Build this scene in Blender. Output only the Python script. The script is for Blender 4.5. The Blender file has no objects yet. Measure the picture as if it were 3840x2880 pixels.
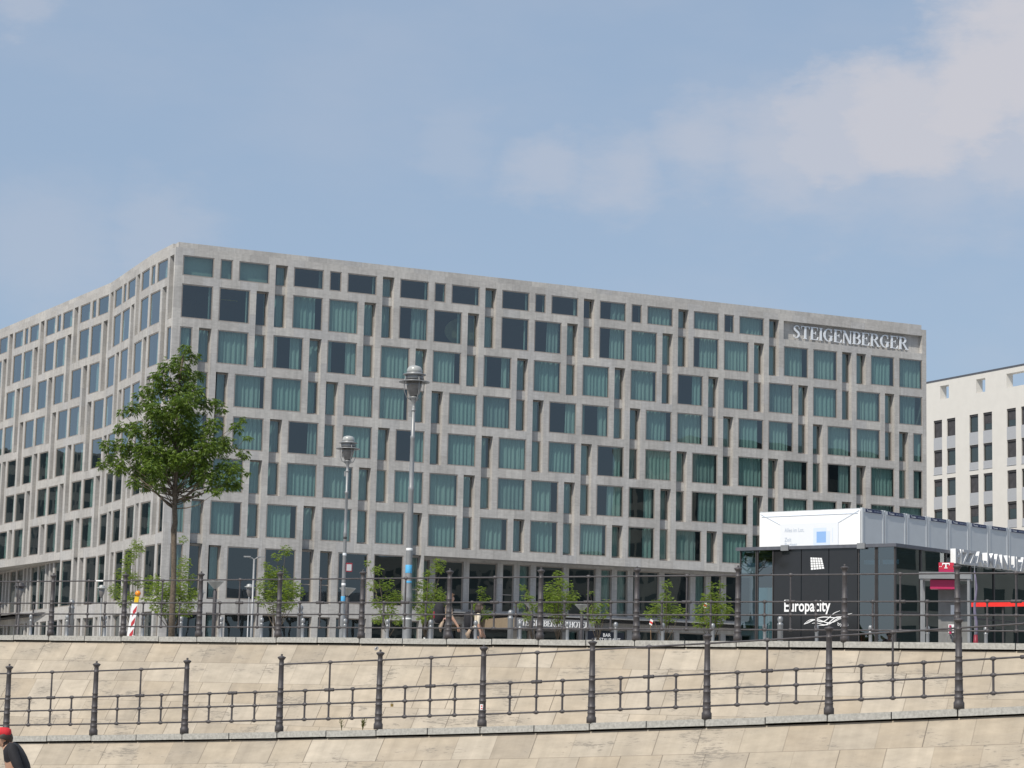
import bpy, bmesh, math, random
from mathutils import Vector, Matrix
R = math.radians
sin, cos, pi = math.sin, math.cos, math.pi
SC = bpy.context.scene
COL = SC.collection

# ------------------------------------------------------------------ camera
F, PITCH, ROLL = 8409.5, R(8.2044), R(1.3442)      # focal length in pixels of a 3840 wide frame
cam_d = bpy.data.cameras.new('camera')
cam = bpy.data.objects.new('camera', cam_d)
COL.objects.link(cam)
cam_d.sensor_width = 36.0
cam_d.lens = F / 3840 * 36
cam_d.clip_start, cam_d.clip_end = 0.5, 6000
U0 = Vector((0, -sin(PITCH), cos(PITCH)))
FW = Vector((0, cos(PITCH), sin(PITCH)))
X0 = Vector((1, 0, 0))
RT = X0 * cos(ROLL) + U0 * sin(ROLL)
UP = -X0 * sin(ROLL) + U0 * cos(ROLL)
M = Matrix((RT, UP, -FW)).transposed().to_4x4()
cam.matrix_world = M
SC.camera = cam

# ------------------------------------------------------------------ light
SUN_EL = R(50)
SUN_H = Vector((-0.5724, -0.820, 0)).normalized()
SUN = SUN_H * cos(SUN_EL) + Vector((0, 0, sin(SUN_EL)))
sl = bpy.data.lights.new('sun', 'SUN')
sl.energy = 4.3
sl.angle = R(0.7)
sl.color = (1.0, 0.94, 0.84)
so = bpy.data.objects.new('sun', sl)
so.rotation_euler = (-SUN).to_track_quat('-Z', 'Y').to_euler()
COL.objects.link(so)
SC.view_settings.view_transform = 'Standard'
SC.view_settings.look = 'None'
SC.view_settings.exposure = 0.0
SC.view_settings.gamma = 1.0

def ray(px, py):
    x = (px - 1920) / F; y = -(py - 1440) / F
    return (FW + RT * x + UP * y)

def at(px, py, Y):
    d = ray(px, py); return d * (Y / d.y)

def proj(P):
    d = P.dot(FW)
    return 1920 + F * P.dot(RT) / d, 1440 - F * P.dot(UP) / d

def gx(px, Y, z):
    """the spot at distance Y and height z that stands in the direction px"""
    py = 2400
    for _ in range(4):
        P = at(px, py, Y); P.z = z
        py = proj(P)[1]
    P = at(px, py, Y)
    return Vector((P.x, Y, z))

# ------------------------------------------------------------------ sky
W = bpy.data.worlds.new('World'); SC.world = W; W.use_nodes = True
wn, wl = W.node_tree.nodes, W.node_tree.links
wn.clear()
def wnode(t, **k):
    n = wn.new(t)
    for a, b in k.items(): setattr(n, a, b)
    return n
SKY_STRENGTH = 0.117
sky = wnode('ShaderNodeTexSky', sky_type='NISHITA')
sky.sun_disc = False
sky.sun_elevation = SUN_EL
sky.sun_rotation = math.atan2(SUN_H.x, SUN_H.y)
sky.air_density, sky.dust_density, sky.ozone_density = 1.0, 1.2, 1.6
tc = wnode('ShaderNodeTexCoord')
def wmath(op, a, b=None, clamp=False):
    n = wnode('ShaderNodeMath', operation=op); n.use_clamp = clamp
    for i, v in enumerate((a, b)):
        if v is None: continue
        if isinstance(v, (int, float)): n.inputs[i].default_value = v
        else: wl.new(v, n.inputs[i])
    return n.outputs[0]
def wnoise(scale, detail, rough, stretch):
    mp = wnode('ShaderNodeMapping'); mp.inputs['Scale'].default_value = stretch
    wl.new(tc.outputs['Generated'], mp.inputs['Vector'])
    n = wnode('ShaderNodeTexNoise'); n.inputs['Scale'].default_value = scale
    n.inputs['Detail'].default_value = detail; n.inputs['Roughness'].default_value = rough
    wl.new(mp.outputs[0], n.inputs['Vector'])
    return n.outputs['Fac']
big = wnoise(14, 6, 0.62, (1, 1, 2.2))
fine = wnoise(40, 4, 0.5, (1, 1, 1.6))
warp = wmath('ADD', wmath('MULTIPLY', wmath('SUBTRACT', big, 0.5), 0.085), wmath('MULTIPLY', wmath('SUBTRACT', fine, 0.5), 0.02))
mask = None
# cloud banks: direction in the sky (as pixel bearings), angular radius, strength
for px, py, r, s in ((2060, 630, .020, .40), (2350, 640, .027, .45), (2620, 560, .028, .50), (2900, 590, .034, .58), (3150, 480, .034, .72), (3420, 400, .042, .92),
                     (3640, 290, .042, 1.0), (3900, 230, .05, 1.0), (3860, 460, .05, .62), (3500, 590, .045, .45), (3150, 650, .032, .36),
                     (600, 900, .022, .26), (180, 980, .036, .26), (60, 30, .016, .35), (1700, 500, .022, .2), (3760, 740, .03, .30)):
    d = ray(px, py).normalized()
    v = wnode('ShaderNodeVectorMath', operation='DISTANCE')
    wl.new(tc.outputs['Generated'], v.inputs[0]); v.inputs[1].default_value = d
    dd = wmath('ADD', v.outputs['Value'], warp)
    mr = wnode('ShaderNodeMapRange', interpolation_type='SMOOTHSTEP')
    mr.inputs[1].default_value = r * (1.12 if s > .6 else 1.45); mr.inputs[2].default_value = r * (0.35 if s > .6 else .0)
    mr.inputs[3].default_value = 0; mr.inputs[4].default_value = s
    wl.new(dd, mr.inputs[0])
    mask = mr.outputs[0] if mask is None else wmath('MAXIMUM', mask, mr.outputs[0])
veil = wnoise(5, 5, 0.6, (1, 1, 2.5))
vr = wnode('ShaderNodeMapRange', interpolation_type='SMOOTHSTEP'); vr.inputs[1].default_value = .42; vr.inputs[2].default_value = .75
vr.inputs[3].default_value = 0; vr.inputs[4].default_value = .16
wl.new(veil, vr.inputs[0])
mask = wmath('MAXIMUM', mask, vr.outputs[0])
mix = wnode('ShaderNodeMixRGB'); wl.new(mask, mix.inputs[0])
hz = wnode('ShaderNodeMixRGB'); hz.inputs[0].default_value = 0.68
wl.new(sky.outputs[0], hz.inputs[1]); hz.inputs[2].default_value = (3.15, 4.1, 5.45, 1)
wl.new(hz.outputs[0], mix.inputs[1]); mix.inputs[2].default_value = (4.95, 5.0, 5.5, 1)
bg = wnode('ShaderNodeBackground'); bg.inputs[1].default_value = SKY_STRENGTH
wl.new(mix.outputs[0], bg.inputs[0])
wo = wnode('ShaderNodeOutputWorld'); wl.new(bg.outputs[0], wo.inputs[0])

# ------------------------------------------------------------------ materials
MATS = {}
def newmat(name):
    m = bpy.data.materials.new(name); m.use_nodes = True
    MATS[name] = m
    return m, m.node_tree.nodes, m.node_tree.links, m.node_tree.nodes['Principled BSDF']

def nmath(N, L, op, a, b=None, c=None, clamp=False):
    n = N.new('ShaderNodeMath'); n.operation = op; n.use_clamp = clamp
    for i, v in enumerate((a, b, c)):
        if v is None: continue
        if isinstance(v, (int, float)): n.inputs[i].default_value = v
        else: L.new(v, n.inputs[i])
    return n.outputs[0]

def simple(name, col, rough=0.6, metal=0.0, var=0.12, scale=6.0, bump=0.0, spec=0.5):
    """one colour, broken up by noise in object space"""
    m, N, L, b = newmat(name)
    t = N.new('ShaderNodeTexCoord'); n = N.new('ShaderNodeTexNoise')
    n.inputs['Scale'].default_value = scale; n.inputs['Detail'].default_value = 5
    L.new(t.outputs['Object'], n.inputs['Vector'])
    r = N.new('ShaderNodeValToRGB')
    r.color_ramp.elements[0].position = .3; r.color_ramp.elements[1].position = .7
    r.color_ramp.elements[0].color = [c * (1 - var) for c in col] + [1]
    r.color_ramp.elements[1].color = [min(1, c * (1 + var)) for c in col] + [1]
    L.new(n.outputs['Fac'], r.inputs[0]); L.new(r.outputs[0], b.inputs['Base Color'])
    b.inputs['Roughness'].default_value = rough; b.inputs['Metallic'].default_value = metal
    b.inputs['Specular IOR Level'].default_value = spec
    if bump:
        bp = N.new('ShaderNodeBump'); bp.inputs['Strength'].default_value = bump
        L.new(n.outputs['Fac'], bp.inputs['Height']); L.new(bp.outputs[0], b.inputs['Normal'])
    return m

def panelmat(name, cols, pw, ph, joint=0.0, rough=0.75, vein=True, jointw=0.012, pits=0.0, jvar=0.0, bump=0.0, spec=0.3, jcol=(0.12, 0.10, 0.08)):
    """cut stone laid in courses: each slab its own tint, veins or pits inside, thin joints (UV in metres)"""
    m, N, L, b = newmat(name)
    uv = N.new('ShaderNodeUVMap'); sp = N.new('ShaderNodeSeparateXYZ'); L.new(uv.outputs[0], sp.inputs[0])
    mm = lambda *a, **k: nmath(N, L, *a, **k)
    v = mm('DIVIDE', sp.outputs[1], ph); row = mm('FLOOR', v); fv = mm('FRACT', v)
    wr = N.new('ShaderNodeTexWhiteNoise'); wr.noise_dimensions = '1D'; L.new(row, wr.inputs['W'])
    u = mm('ADD', mm('DIVIDE', sp.outputs[0], pw), mm('MULTIPLY', wr.outputs['Value'], 3.0))
    idu = mm('FLOOR', u); fu = mm('FRACT', u)
    cb = N.new('ShaderNodeCombineXYZ'); L.new(idu, cb.inputs[0]); L.new(row, cb.inputs[1])
    wc = N.new('ShaderNodeTexWhiteNoise'); wc.noise_dimensions = '2D'; L.new(cb.outputs[0], wc.inputs['Vector'])
    rp = N.new('ShaderNodeValToRGB'); L.new(wc.outputs['Value'], rp.inputs[0])
    el = rp.color_ramp.elements
    for i, c in enumerate(cols):
        p = i / max(1, len(cols) - 1)
        e = el[i] if i < 2 else el.new(p)
        e.position = p; e.color = list(c) + [1]
    col = rp.outputs[0]
    # soft cloudiness inside each slab
    off = N.new('ShaderNodeVectorMath'); off.operation = 'ADD'
    sc = N.new('ShaderNodeVectorMath'); sc.operation = 'SCALE'; L.new(wc.outputs['Color'], sc.inputs[0]); sc.inputs['Scale'].default_value = 7.0
    L.new(uv.outputs[0], off.inputs[0]); L.new(sc.outputs[0], off.inputs[1])
    mp = N.new('ShaderNodeMapping'); mp.inputs['Scale'].default_value = (1.4, 4.0, 1) if vein else (1, 1, 1)
    mp.inputs['Rotation'].default_value = (0, 0, 0.25 if vein else 0)
    L.new(off.outputs[0], mp.inputs[0])
    n1 = N.new('ShaderNodeTexNoise'); n1.inputs['Scale'].default_value = 1.6; n1.inputs['Detail'].default_value = 7; n1.inputs['Roughness'].default_value = .65
    L.new(mp.outputs[0], n1.inputs['Vector'])
    r1 = N.new('ShaderNodeMapRange'); r1.inputs[1].default_value = .3; r1.inputs[2].default_value = .7; r1.inputs[3].default_value = .86; r1.inputs[4].default_value = 1.1
    L.new(n1.outputs['Fac'], r1.inputs[0])
    mx = N.new('ShaderNodeMixRGB'); mx.blend_type = 'MULTIPLY'; mx.inputs[0].default_value = 1
    L.new(col, mx.inputs[1]); L.new(r1.outputs[0], mx.inputs[2]); col = mx.outputs[0]
    # broad weathering over several slabs
    n2 = N.new('ShaderNodeTexNoise'); n2.inputs['Scale'].default_value = .35; n2.inputs['Detail'].default_value = 4
    L.new(uv.outputs[0], n2.inputs['Vector'])
    r2 = N.new('ShaderNodeMapRange'); r2.inputs[1].default_value = .35; r2.inputs[2].default_value = .65; r2.inputs[3].default_value = .93; r2.inputs[4].default_value = 1.05
    L.new(n2.outputs['Fac'], r2.inputs[0])
    mx = N.new('ShaderNodeMixRGB'); mx.blend_type = 'MULTIPLY'; mx.inputs[0].default_value = 1
    L.new(col, mx.inputs[1]); L.new(r2.outputs[0], mx.inputs[2]); col = mx.outputs[0]
    # rain streaks running down the face
    mp5 = N.new('ShaderNodeMapping'); mp5.inputs['Scale'].default_value = (3.2, .22, 1); L.new(uv.outputs[0], mp5.inputs[0])
    n5 = N.new('ShaderNodeTexNoise'); n5.inputs['Scale'].default_value = 1.0; n5.inputs['Detail'].default_value = 5; n5.inputs['Roughness'].default_value = .6
    L.new(mp5.outputs[0], n5.inputs['Vector'])
    r5 = N.new('ShaderNodeMapRange'); r5.inputs[1].default_value = .35; r5.inputs[2].default_value = .62; r5.inputs[3].default_value = .88; r5.inputs[4].default_value = 1.04
    L.new(n5.outputs['Fac'], r5.inputs[0])
    mx = N.new('ShaderNodeMixRGB'); mx.blend_type = 'MULTIPLY'; mx.inputs[0].default_value = 1
    L.new(col, mx.inputs[1]); L.new(r5.outputs[0], mx.inputs[2]); col = mx.outputs[0]
    h = n1.outputs['Fac']
    if pits:
        mp2 = N.new('ShaderNodeMapping'); mp2.inputs['Scale'].default_value = (5.0, 26.0, 1)
        L.new(off.outputs[0], mp2.inputs[0])
        n3 = N.new('ShaderNodeTexNoise'); n3.inputs['Scale'].default_value = 1.5; n3.inputs['Detail'].default_value = 6; n3.inputs['Roughness'].default_value = .7
        L.new(mp2.outputs[0], n3.inputs['Vector'])
        n4 = N.new('ShaderNodeTexNoise'); n4.inputs['Scale'].default_value = 1.1; n4.inputs['Detail'].default_value = 3
        mp3 = N.new('ShaderNodeMapping'); mp3.inputs['Scale'].default_value = (1, 2.6, 1); L.new(uv.outputs[0], mp3.inputs[0]); L.new(mp3.outputs[0], n4.inputs['Vector'])
        a = N.new('ShaderNodeMapRange'); a.inputs[1].default_value = .44; a.inputs[2].default_value = .66; L.new(n4.outputs['Fac'], a.inputs[0])
        thr = mm('SUBTRACT', .70, mm('MULTIPLY', a.outputs[0], .25))
        pit = mm('MULTIPLY', mm('SUBTRACT', n3.outputs['Fac'], thr), 9.0, clamp=True)
        mx = N.new('ShaderNodeMixRGB'); L.new(mm('MULTIPLY', pit, pits), mx.inputs[0]); L.new(col, mx.inputs[1]); mx.inputs[2].default_value = (.17, .15, .125, 1)
        col = mx.outputs[0]
        # thin sooty film around the pitted beds
        mx = N.new('ShaderNodeMixRGB'); L.new(mm('MULTIPLY', a.outputs[0], .30), mx.inputs[0]); L.new(col, mx.inputs[1]); mx.inputs[2].default_value = (.30, .27, .23, 1)
        col = mx.outputs[0]
    if joint:
        du = mm('MULTIPLY', mm('MINIMUM', fu, mm('SUBTRACT', 1.0, fu)), pw)
        dv = mm('MULTIPLY', mm('MINIMUM', fv, mm('SUBTRACT', 1.0, fv)), ph)
        wj = N.new('ShaderNodeTexWhiteNoise'); wj.noise_dimensions = '3D'
        cj = N.new('ShaderNodeCombineXYZ'); L.new(mm('ROUND', u), cj.inputs[0]); L.new(row, cj.inputs[1]); cj.inputs[2].default_value = 5
        L.new(cj.outputs[0], wj.inputs['Vector'])
        ju = mm('MULTIPLY', mm('LESS_THAN', du, jointw), mm('SUBTRACT', 1.0, mm('MULTIPLY', wj.outputs['Value'], jvar)))
        jv = mm('MULTIPLY', mm('LESS_THAN', dv, jointw * .6), 1.0 - jvar * .55)
        j = mm('MULTIPLY', mm('MAXIMUM', ju, jv), joint)
        mx = N.new('ShaderNodeMixRGB'); L.new(j, mx.inputs[0]); L.new(col, mx.inputs[1]); mx.inputs[2].default_value = list(jcol) + [1]
        col = mx.outputs[0]
    L.new(col, b.inputs['Base Color'])
    b.inputs['Roughness'].default_value = rough; b.inputs['Specular IOR Level'].default_value = spec
    if bump:
        bp = N.new('ShaderNodeBump'); bp.inputs['Strength'].default_value = bump; bp.inputs['Distance'].default_value = .02
        L.new(h, bp.inputs['Height']); L.new(bp.outputs[0], b.inputs['Normal'])
    return m

def glassmat(name, tint, f0=.1, fg=.75, rough=0.0, wave=0.0):
    m, N, L, b = newmat(name)
    N.remove(b)
    tr = N.new('ShaderNodeBsdfTransparent'); tr.inputs[0].default_value = list(tint) + [1]
    gl = N.new('ShaderNodeBsdfGlossy'); gl.inputs['Roughness'].default_value = rough; gl.inputs[0].default_value = (.88, .95, .97, 1)
    lw = N.new('ShaderNodeLayerWeight'); lw.inputs['Blend'].default_value = .5
    fr_ = nmath(N, L, 'MULTIPLY_ADD', nmath(N, L, 'POWER', lw.outputs['Facing'], 2.1), fg, f0)
    if wave:
        t = N.new('ShaderNodeTexCoord'); n = N.new('ShaderNodeTexNoise'); n.inputs['Scale'].default_value = .55; n.inputs['Detail'].default_value = 1
        L.new(t.outputs['Object'], n.inputs['Vector'])
        bp = N.new('ShaderNodeBump'); bp.inputs['Strength'].default_value = wave; bp.inputs['Distance'].default_value = .05
        L.new(n.outputs['Fac'], bp.inputs['Height']); L.new(bp.outputs[0], gl.inputs['Normal'])
    mx = N.new('ShaderNodeMixShader'); L.new(fr_, mx.inputs[0]); L.new(tr.outputs[0], mx.inputs[1]); L.new(gl.outputs[0], mx.inputs[2])
    L.new(mx.outputs[0], N['Material Output'].inputs[0])
    return m

def leafmat(name, c1, c2, trans=0.35):
    m, N, L, b = newmat(name)
    g = N.new('ShaderNodeNewGeometry')
    r = N.new('ShaderNodeValToRGB'); r.color_ramp.elements[0].color = list(c1) + [1]; r.color_ramp.elements[1].color = list(c2) + [1]
    L.new(g.outputs['Random Per Island'], r.inputs[0])
    L.new(r.outputs[0], b.inputs['Base Color']); b.inputs['Roughness'].default_value = .45; b.inputs['Specular IOR Level'].default_value = .4
    tl = N.new('ShaderNodeBsdfTranslucent'); hs = N.new('ShaderNodeHueSaturation'); hs.inputs['Value'].default_value = 1.5; hs.inputs['Hue'].default_value = .48
    L.new(r.outputs[0], hs.inputs['Color']); L.new(hs.outputs[0], tl.inputs[0])
    mx = N.new('ShaderNodeMixShader'); mx.inputs[0].default_value = trans
    L.new(b.outputs[0], mx.inputs[1]); L.new(tl.outputs[0], mx.inputs[2]); L.new(mx.outputs[0], N['Material Output'].inputs[0])
    return m

HOTEL = panelmat('hotel_limestone', [(.395, .382, .367), (.455, .438, .418), (.42, .412, .406), (.49, .473, .448), (.41, .395, .378), (.47, .453, .432)], 1.6, 1.757, joint=.42, jointw=.014, jcol=(.23, .215, .20), vein=True)
SLAB = panelmat('travertine_slabs', [(.375, .318, .245), (.43, .373, .297), (.335, .288, .228), (.455, .40, .325), (.38, .32, .245), (.41, .355, .28)], .71, .455, joint=.85, jointw=.0085, jvar=.85, pits=.85, bump=.15)
GRANITE = simple('granite_coping', (.37, .362, .335), .7, var=.22, scale=26, bump=.1)
PAVE = panelmat('ramp_paving', [(.40, .36, .30), (.46, .41, .34), (.43, .39, .33)], .5, .5, joint=.4)
PLAZA = panelmat('plaza_paving', [(.33, .32, .30), (.37, .36, .34), (.35, .34, .33)], .6, .6, joint=.4)
GROUND = panelmat('quay_ground', [(.36, .33, .29), (.40, .37, .32)], .6, .6, joint=.4)
IRON = simple('iron_paint', (.070, .064, .067), .55, .1, var=.25, scale=14, spec=.5)
TAUPE = simple('bronze_frame', (.31, .275, .245), .5, .2, var=.08)
GLASS = glassmat('window_glass', (.42, .56, .55), .125, .62, wave=.12)
GLASS2 = glassmat('pavilion_glass', (.24, .38, .44), .22, .6, wave=.03)
CURT = simple('curtain_cloth', (.72, .72, .67), .9, var=.05)
BOOTHGREY = simple('booth_panel_grey', (.20, .20, .195), .55, .2)
CUBERED = simple('cube_red', (.48, .022, .05), .45)
BARRED = simple('bar_red', (.80, .03, .022), .4)
BEACONRED = simple('faded_red', (.50, .04, .05), .5)
NAVY = simple('navy_board', (.010, .013, .022), .35)
CURT2 = simple('curtain_cloth_grey', (.56, .57, .55), .9, var=.06)
CURT3 = simple('curtain_cloth_sheer', (.64, .68, .64), .9, var=.06)
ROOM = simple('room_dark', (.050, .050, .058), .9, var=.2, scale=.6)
WHITEWALL = simple('white_render', (.66, .635, .59), .85, var=.025, scale=1.2)
GREYPANEL = simple('grey_panel', (.40, .41, .43), .6, var=.04)
DARKFRAME = simple('dark_frame', (.050, .045, .045), .5, var=.1)
DARKGLASS = simple('dark_blind', (.055, .052, .055), .6, var=.25, scale=2)
ROOFMETAL = simple('roof_edge_metal', (.12, .125, .145), .5, .3)
LAMPGREY = simple('lamp_paint_grey', (.27, .275, .28), .45, .3, var=.08)
STEEL = simple('galvanised_steel', (.29, .295, .30), .45, .5, var=.1)
BLACKPANEL = simple('black_glossy_panel', (.020, .020, .022), .06, var=.05, spec=.6)
WHITE = simple('white_paint', (.84, .84, .84), .55, var=.02)
CONT = simple('container_grey', (.50, .525, .55), .5, var=.03, scale=1.5)
BLUE = simple('dark_blue_label', (.02, .03, .09), .5)
LBLUE = simple('light_blue_print', (.60, .68, .80), .6, var=.01)
MBLUE = simple('mid_blue_print', (.25, .42, .72), .6, var=.01)
PALE = simple('pale_grey_print', (.72, .74, .77), .6, var=.01)
TEXTGREY = simple('grey_blue_print', (.45, .51, .60), .6, var=.01)
SIGNSILVER = simple('sign_silver', (.72, .75, .79), .4, .1, var=.03)
MAGENTA = simple('magenta', (.40, .014, .085), .45, var=.05)
RED = simple('red_paint', (.72, .035, .028), .4, var=.05)
DKRED = simple('dark_red', (.22, .015, .03), .5, var=.1)
YELLOW = simple('yellow_plastic', (.80, .52, .02), .4)
ORANGE = simple('orange_lens', (.85, .28, .02), .25)
BROWN = simple('bronze_fascia', (.30, .235, .165), .5, .1)
GREYFASCIA = simple('grey_fascia', (.20, .20, .205), .5)
BARK = simple('bark', (.115, .09, .065), .9, var=.35, scale=18, bump=.5)
BARKW = simple('whitewashed_bark', (.66, .64, .60), .9, var=.15, scale=10)
WOOD = simple('raw_timber', (.36, .22, .12), .85, var=.2)
SKIN = simple('skin', (.50, .30, .21), .55, var=.05)
HAIR = simple('dark_hair', (.035, .022, .016), .6, var=.2)
HAIRB = simple('brown_hair', (.12, .065, .035), .6, var=.2)
BLACKCLOTH = simple('black_cloth', (.014, .014, .018), .85, var=.3, scale=12)
GREYCLOTH = simple('dark_grey_cloth', (.055, .055, .06), .9, var=.2, scale=9)
TANCLOTH = simple('tan_cloth', (.40, .30, .22), .9, var=.12, scale=9)
CREAMCLOTH = simple('cream_cloth', (.62, .54, .42), .9, var=.08, scale=9)
PINKCLOTH = simple('dusty_pink_cloth', (.34, .20, .18), .9, var=.12, scale=9)
REDCLOTH = simple('red_cloth', (.55, .02, .03), .8, var=.1)
BLUEBAG = simple('blue_plastic', (.03, .16, .50), .4)
LAMPGLASS = simple('lantern_glass', (.16, .15, .145), .12, .0, var=.3, scale=5, spec=.8)
LIGHTPLATE = simple('lamp_cover', (.36, .37, .36), .3)
LEAF = leafmat('ash_leaves', (.042, .090, .011), (.155, .230, .030))
LEAF2 = leafmat('young_leaves', (.095, .170, .018), (.250, .330, .050), .45)
WEED = leafmat('weed_leaves', (.10, .13, .03), (.20, .19, .07), .3)
WOODS = leafmat('far_leaves', (.018, .035, .012), (.04, .07, .02))
OFFICE = simple('dark_office_wall', (.20, .205, .19), .5, var=.15, scale=.3)
OFFGLASS = simple('dark_office_glass', (.035, .05, .05), .08, spec=.8)
STICKER = simple('sky_blue_sticker', (.10, .42, .72), .5)
BRASS = simple('brass', (.35, .24, .08), .4, .7)

# ------------------------------------------------------------------ mesh helpers
def uniq(n): return n

class MB:
    def __init__(s, *mats):
        s.v, s.f, s.m, s.uv = [], [], [], []
        s.mats = list(mats)
        s.any_uv = False
        s.smooth = []
    def mi(s, mat):
        if mat is None: return 0
        if mat not in s.mats: s.mats.append(mat)
        return s.mats.index(mat)
    def face(s, pts, mat=None, uv=None, smooth=False):
        i = len(s.v); s.v += [tuple(p) for p in pts]
        s.f.append(tuple(range(i, i + len(pts)))); s.m.append(s.mi(mat))
        s.uv.append(uv); s.smooth.append(smooth)
        if uv: s.any_uv = True
    def faces(s, verts, faces, mat=None, smooth=False):
        i = len(s.v); s.v += [tuple(p) for p in verts]; k = s.mi(mat)
        for f in faces:
            s.f.append(tuple(a + i for a in f)); s.m.append(k); s.uv.append(None); s.smooth.append(smooth)
    def box(s, o, ax, ay, az, mat=None):
        """o: corner, three edge vectors"""
        o, ax, ay, az = map(Vector, (o, ax, ay, az))
        p = [o, o + ax, o + ax + ay, o + ay, o + az, o + ax + az, o + ax + ay + az, o + ay + az]
        fs = [(0, 3, 2, 1), (4, 5, 6, 7), (0, 1, 5, 4), (1, 2, 6, 5), (2, 3, 7, 6), (3, 0, 4, 7)]
        if ax.cross(ay).dot(az) < 0: fs = [tuple(reversed(f)) for f in fs]
        s.faces(p, fs, mat)
    def cbox(s, c, sx, sy, sz, mat=None, rz=0.0):
        c = Vector(c); ax = Vector((cos(rz), sin(rz), 0)); ay = Vector((-sin(rz), cos(rz), 0))
        s.box(c - ax * sx / 2 - ay * sy / 2 - Vector((0, 0, sz / 2)), ax * sx, ay * sy, Vector((0, 0, sz)), mat)
    def tube(s, p0, p1, r0, r1=None, n=8, mat=None, caps=True):
        p0, p1 = Vector(p0), Vector(p1); r1 = r0 if r1 is None else r1
        d = (p1 - p0).normalized()
        a = d.orthogonal().normalized(); b = d.cross(a)
        vs, fs = [], []
        for p, r in ((p0, r0), (p1, r1)):
            for i in range(n):
                t = 2 * pi * i / n; vs.append(p + (a * cos(t) + b * sin(t)) * r)
        for i in range(n): j = (i + 1) % n; fs.append((i, j, n + j, n + i))
        s.faces(vs, fs, mat, True)
        if caps:
            s.faces(vs[:n], [tuple(reversed(range(n)))], mat); s.faces(vs[n:], [tuple(range(n))], mat)
    def path(s, pts, rads, n=7, mat=None):
        pts = [Vector(p) for p in pts]; vs, fs = [], []
        a = None
        for k, p in enumerate(pts):
            d = (pts[min(k + 1, len(pts) - 1)] - pts[max(k - 1, 0)]).normalized()
            if a is None: a = d.orthogonal().normalized()
            a = (a - d * a.dot(d)).normalized(); b = d.cross(a)
            for i in range(n):
                t = 2 * pi * i / n; vs.append(p + (a * cos(t) + b * sin(t)) * rads[k])
        for k in range(len(pts) - 1):
            for i in range(n):
                j = (i + 1) % n; fs.append((k * n + i, k * n + j, (k + 1) * n + j, (k + 1) * n + i))
        fs.append(tuple(reversed(range(n)))); m_ = (len(pts) - 1) * n; fs.append(tuple(range(m_, m_ + n)))
        s.faces(vs, fs, mat, True)
    def lathe(s, prof, base, n=16, mat=None, axis=None, smooth=True):
        """prof: (radius, height) list along axis (default z) from base"""
        base = Vector(base); ax = Vector(axis) if axis else Vector((0, 0, 1)); ax.normalize()
        a = ax.orthogonal().normalized(); b = ax.cross(a)
        vs, fs = [], []
        for r, h in prof:
            for i in range(n):
                t = 2 * pi * i / n; vs.append(base + ax * h + (a * cos(t) + b * sin(t)) * max(r, 1e-4))
        for k in range(len(prof) - 1):
            for i in range(n):
                j = (i + 1) % n; fs.append((k * n + i, k * n + j, (k + 1) * n + j, (k + 1) * n + i))
        fs.append(tuple(reversed(range(n)))); m_ = (len(prof) - 1) * n; fs.append(tuple(range(m_, m_ + n)))
        s.faces(vs, fs, mat, smooth)
    def ball(s, c, r, mat=None, n=10, sz=None):
        sz = sz or r
        prof = [(r * sin(pi * k / 6), -sz * cos(pi * k / 6)) for k in range(7)]
        s.lathe(prof, c, n, mat)
    def build(s, name, parent=None, loc=None):
        me = bpy.data.meshes.new(name)
        off = Vector(loc) if loc else Vector((0, 0, 0))
        me.from_pydata([tuple(Vector(p) - off) for p in s.v], [], s.f)
        for m in s.mats: me.materials.append(m)
        me.polygons.foreach_set('material_index', s.m)
        me.polygons.foreach_set('use_smooth', s.smooth)
        if s.any_uv:
            l = me.uv_layers.new(name='UVMap'); i = 0
            for k, f in enumerate(s.f):
                for q in range(len(f)):
                    if s.uv[k]: l.data[i].uv = s.uv[k][q]
                    i += 1
        me.validate(); me.update()
        o = bpy.data.objects.new(name, me); COL.objects.link(o)
        o.location = off
        if parent:
            o.parent = parent
            o.location = off - wloc(parent)
        return o

def wloc(o):
    p = Vector(o.location)
    while o.parent: o = o.parent; p += o.location
    return p

def tag(o, label=None, cat=None, group=None, kind=None):
    if label: o['label'] = label
    if cat: o['category'] = cat
    if group: o['group'] = group
    if kind: o['kind'] = kind
    return o

def thing(name, loc, label, cat, group=None):
    o = bpy.data.objects.new(name, None); COL.objects.link(o); o.location = loc
    o.empty_display_size = .3
    return tag(o, label, cat, group)

def copy_tree(o, parent=None):
    c = o.copy(); COL.objects.link(c)
    if parent: c.parent = parent
    for ch in list(o.children): copy_tree(ch, c)
    return c

def V2(x, y, z=0): return Vector((x, y, z))
ORD = ['first', 'second', 'third', 'fourth', 'fifth', 'sixth', 'seventh', 'eighth', 'ninth', 'tenth', 'eleventh', 'twelfth', 'thirteenth', 'fourteenth',
       'fifteenth', 'sixteenth', 'seventeenth', 'eighteenth', 'nineteenth', 'twentieth', 'twenty-first', 'twenty-second', 'twenty-third', 'twenty-fourth', 'twenty-fifth']
PZ = 1.2            # plaza level (eye level is z = 0)

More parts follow.
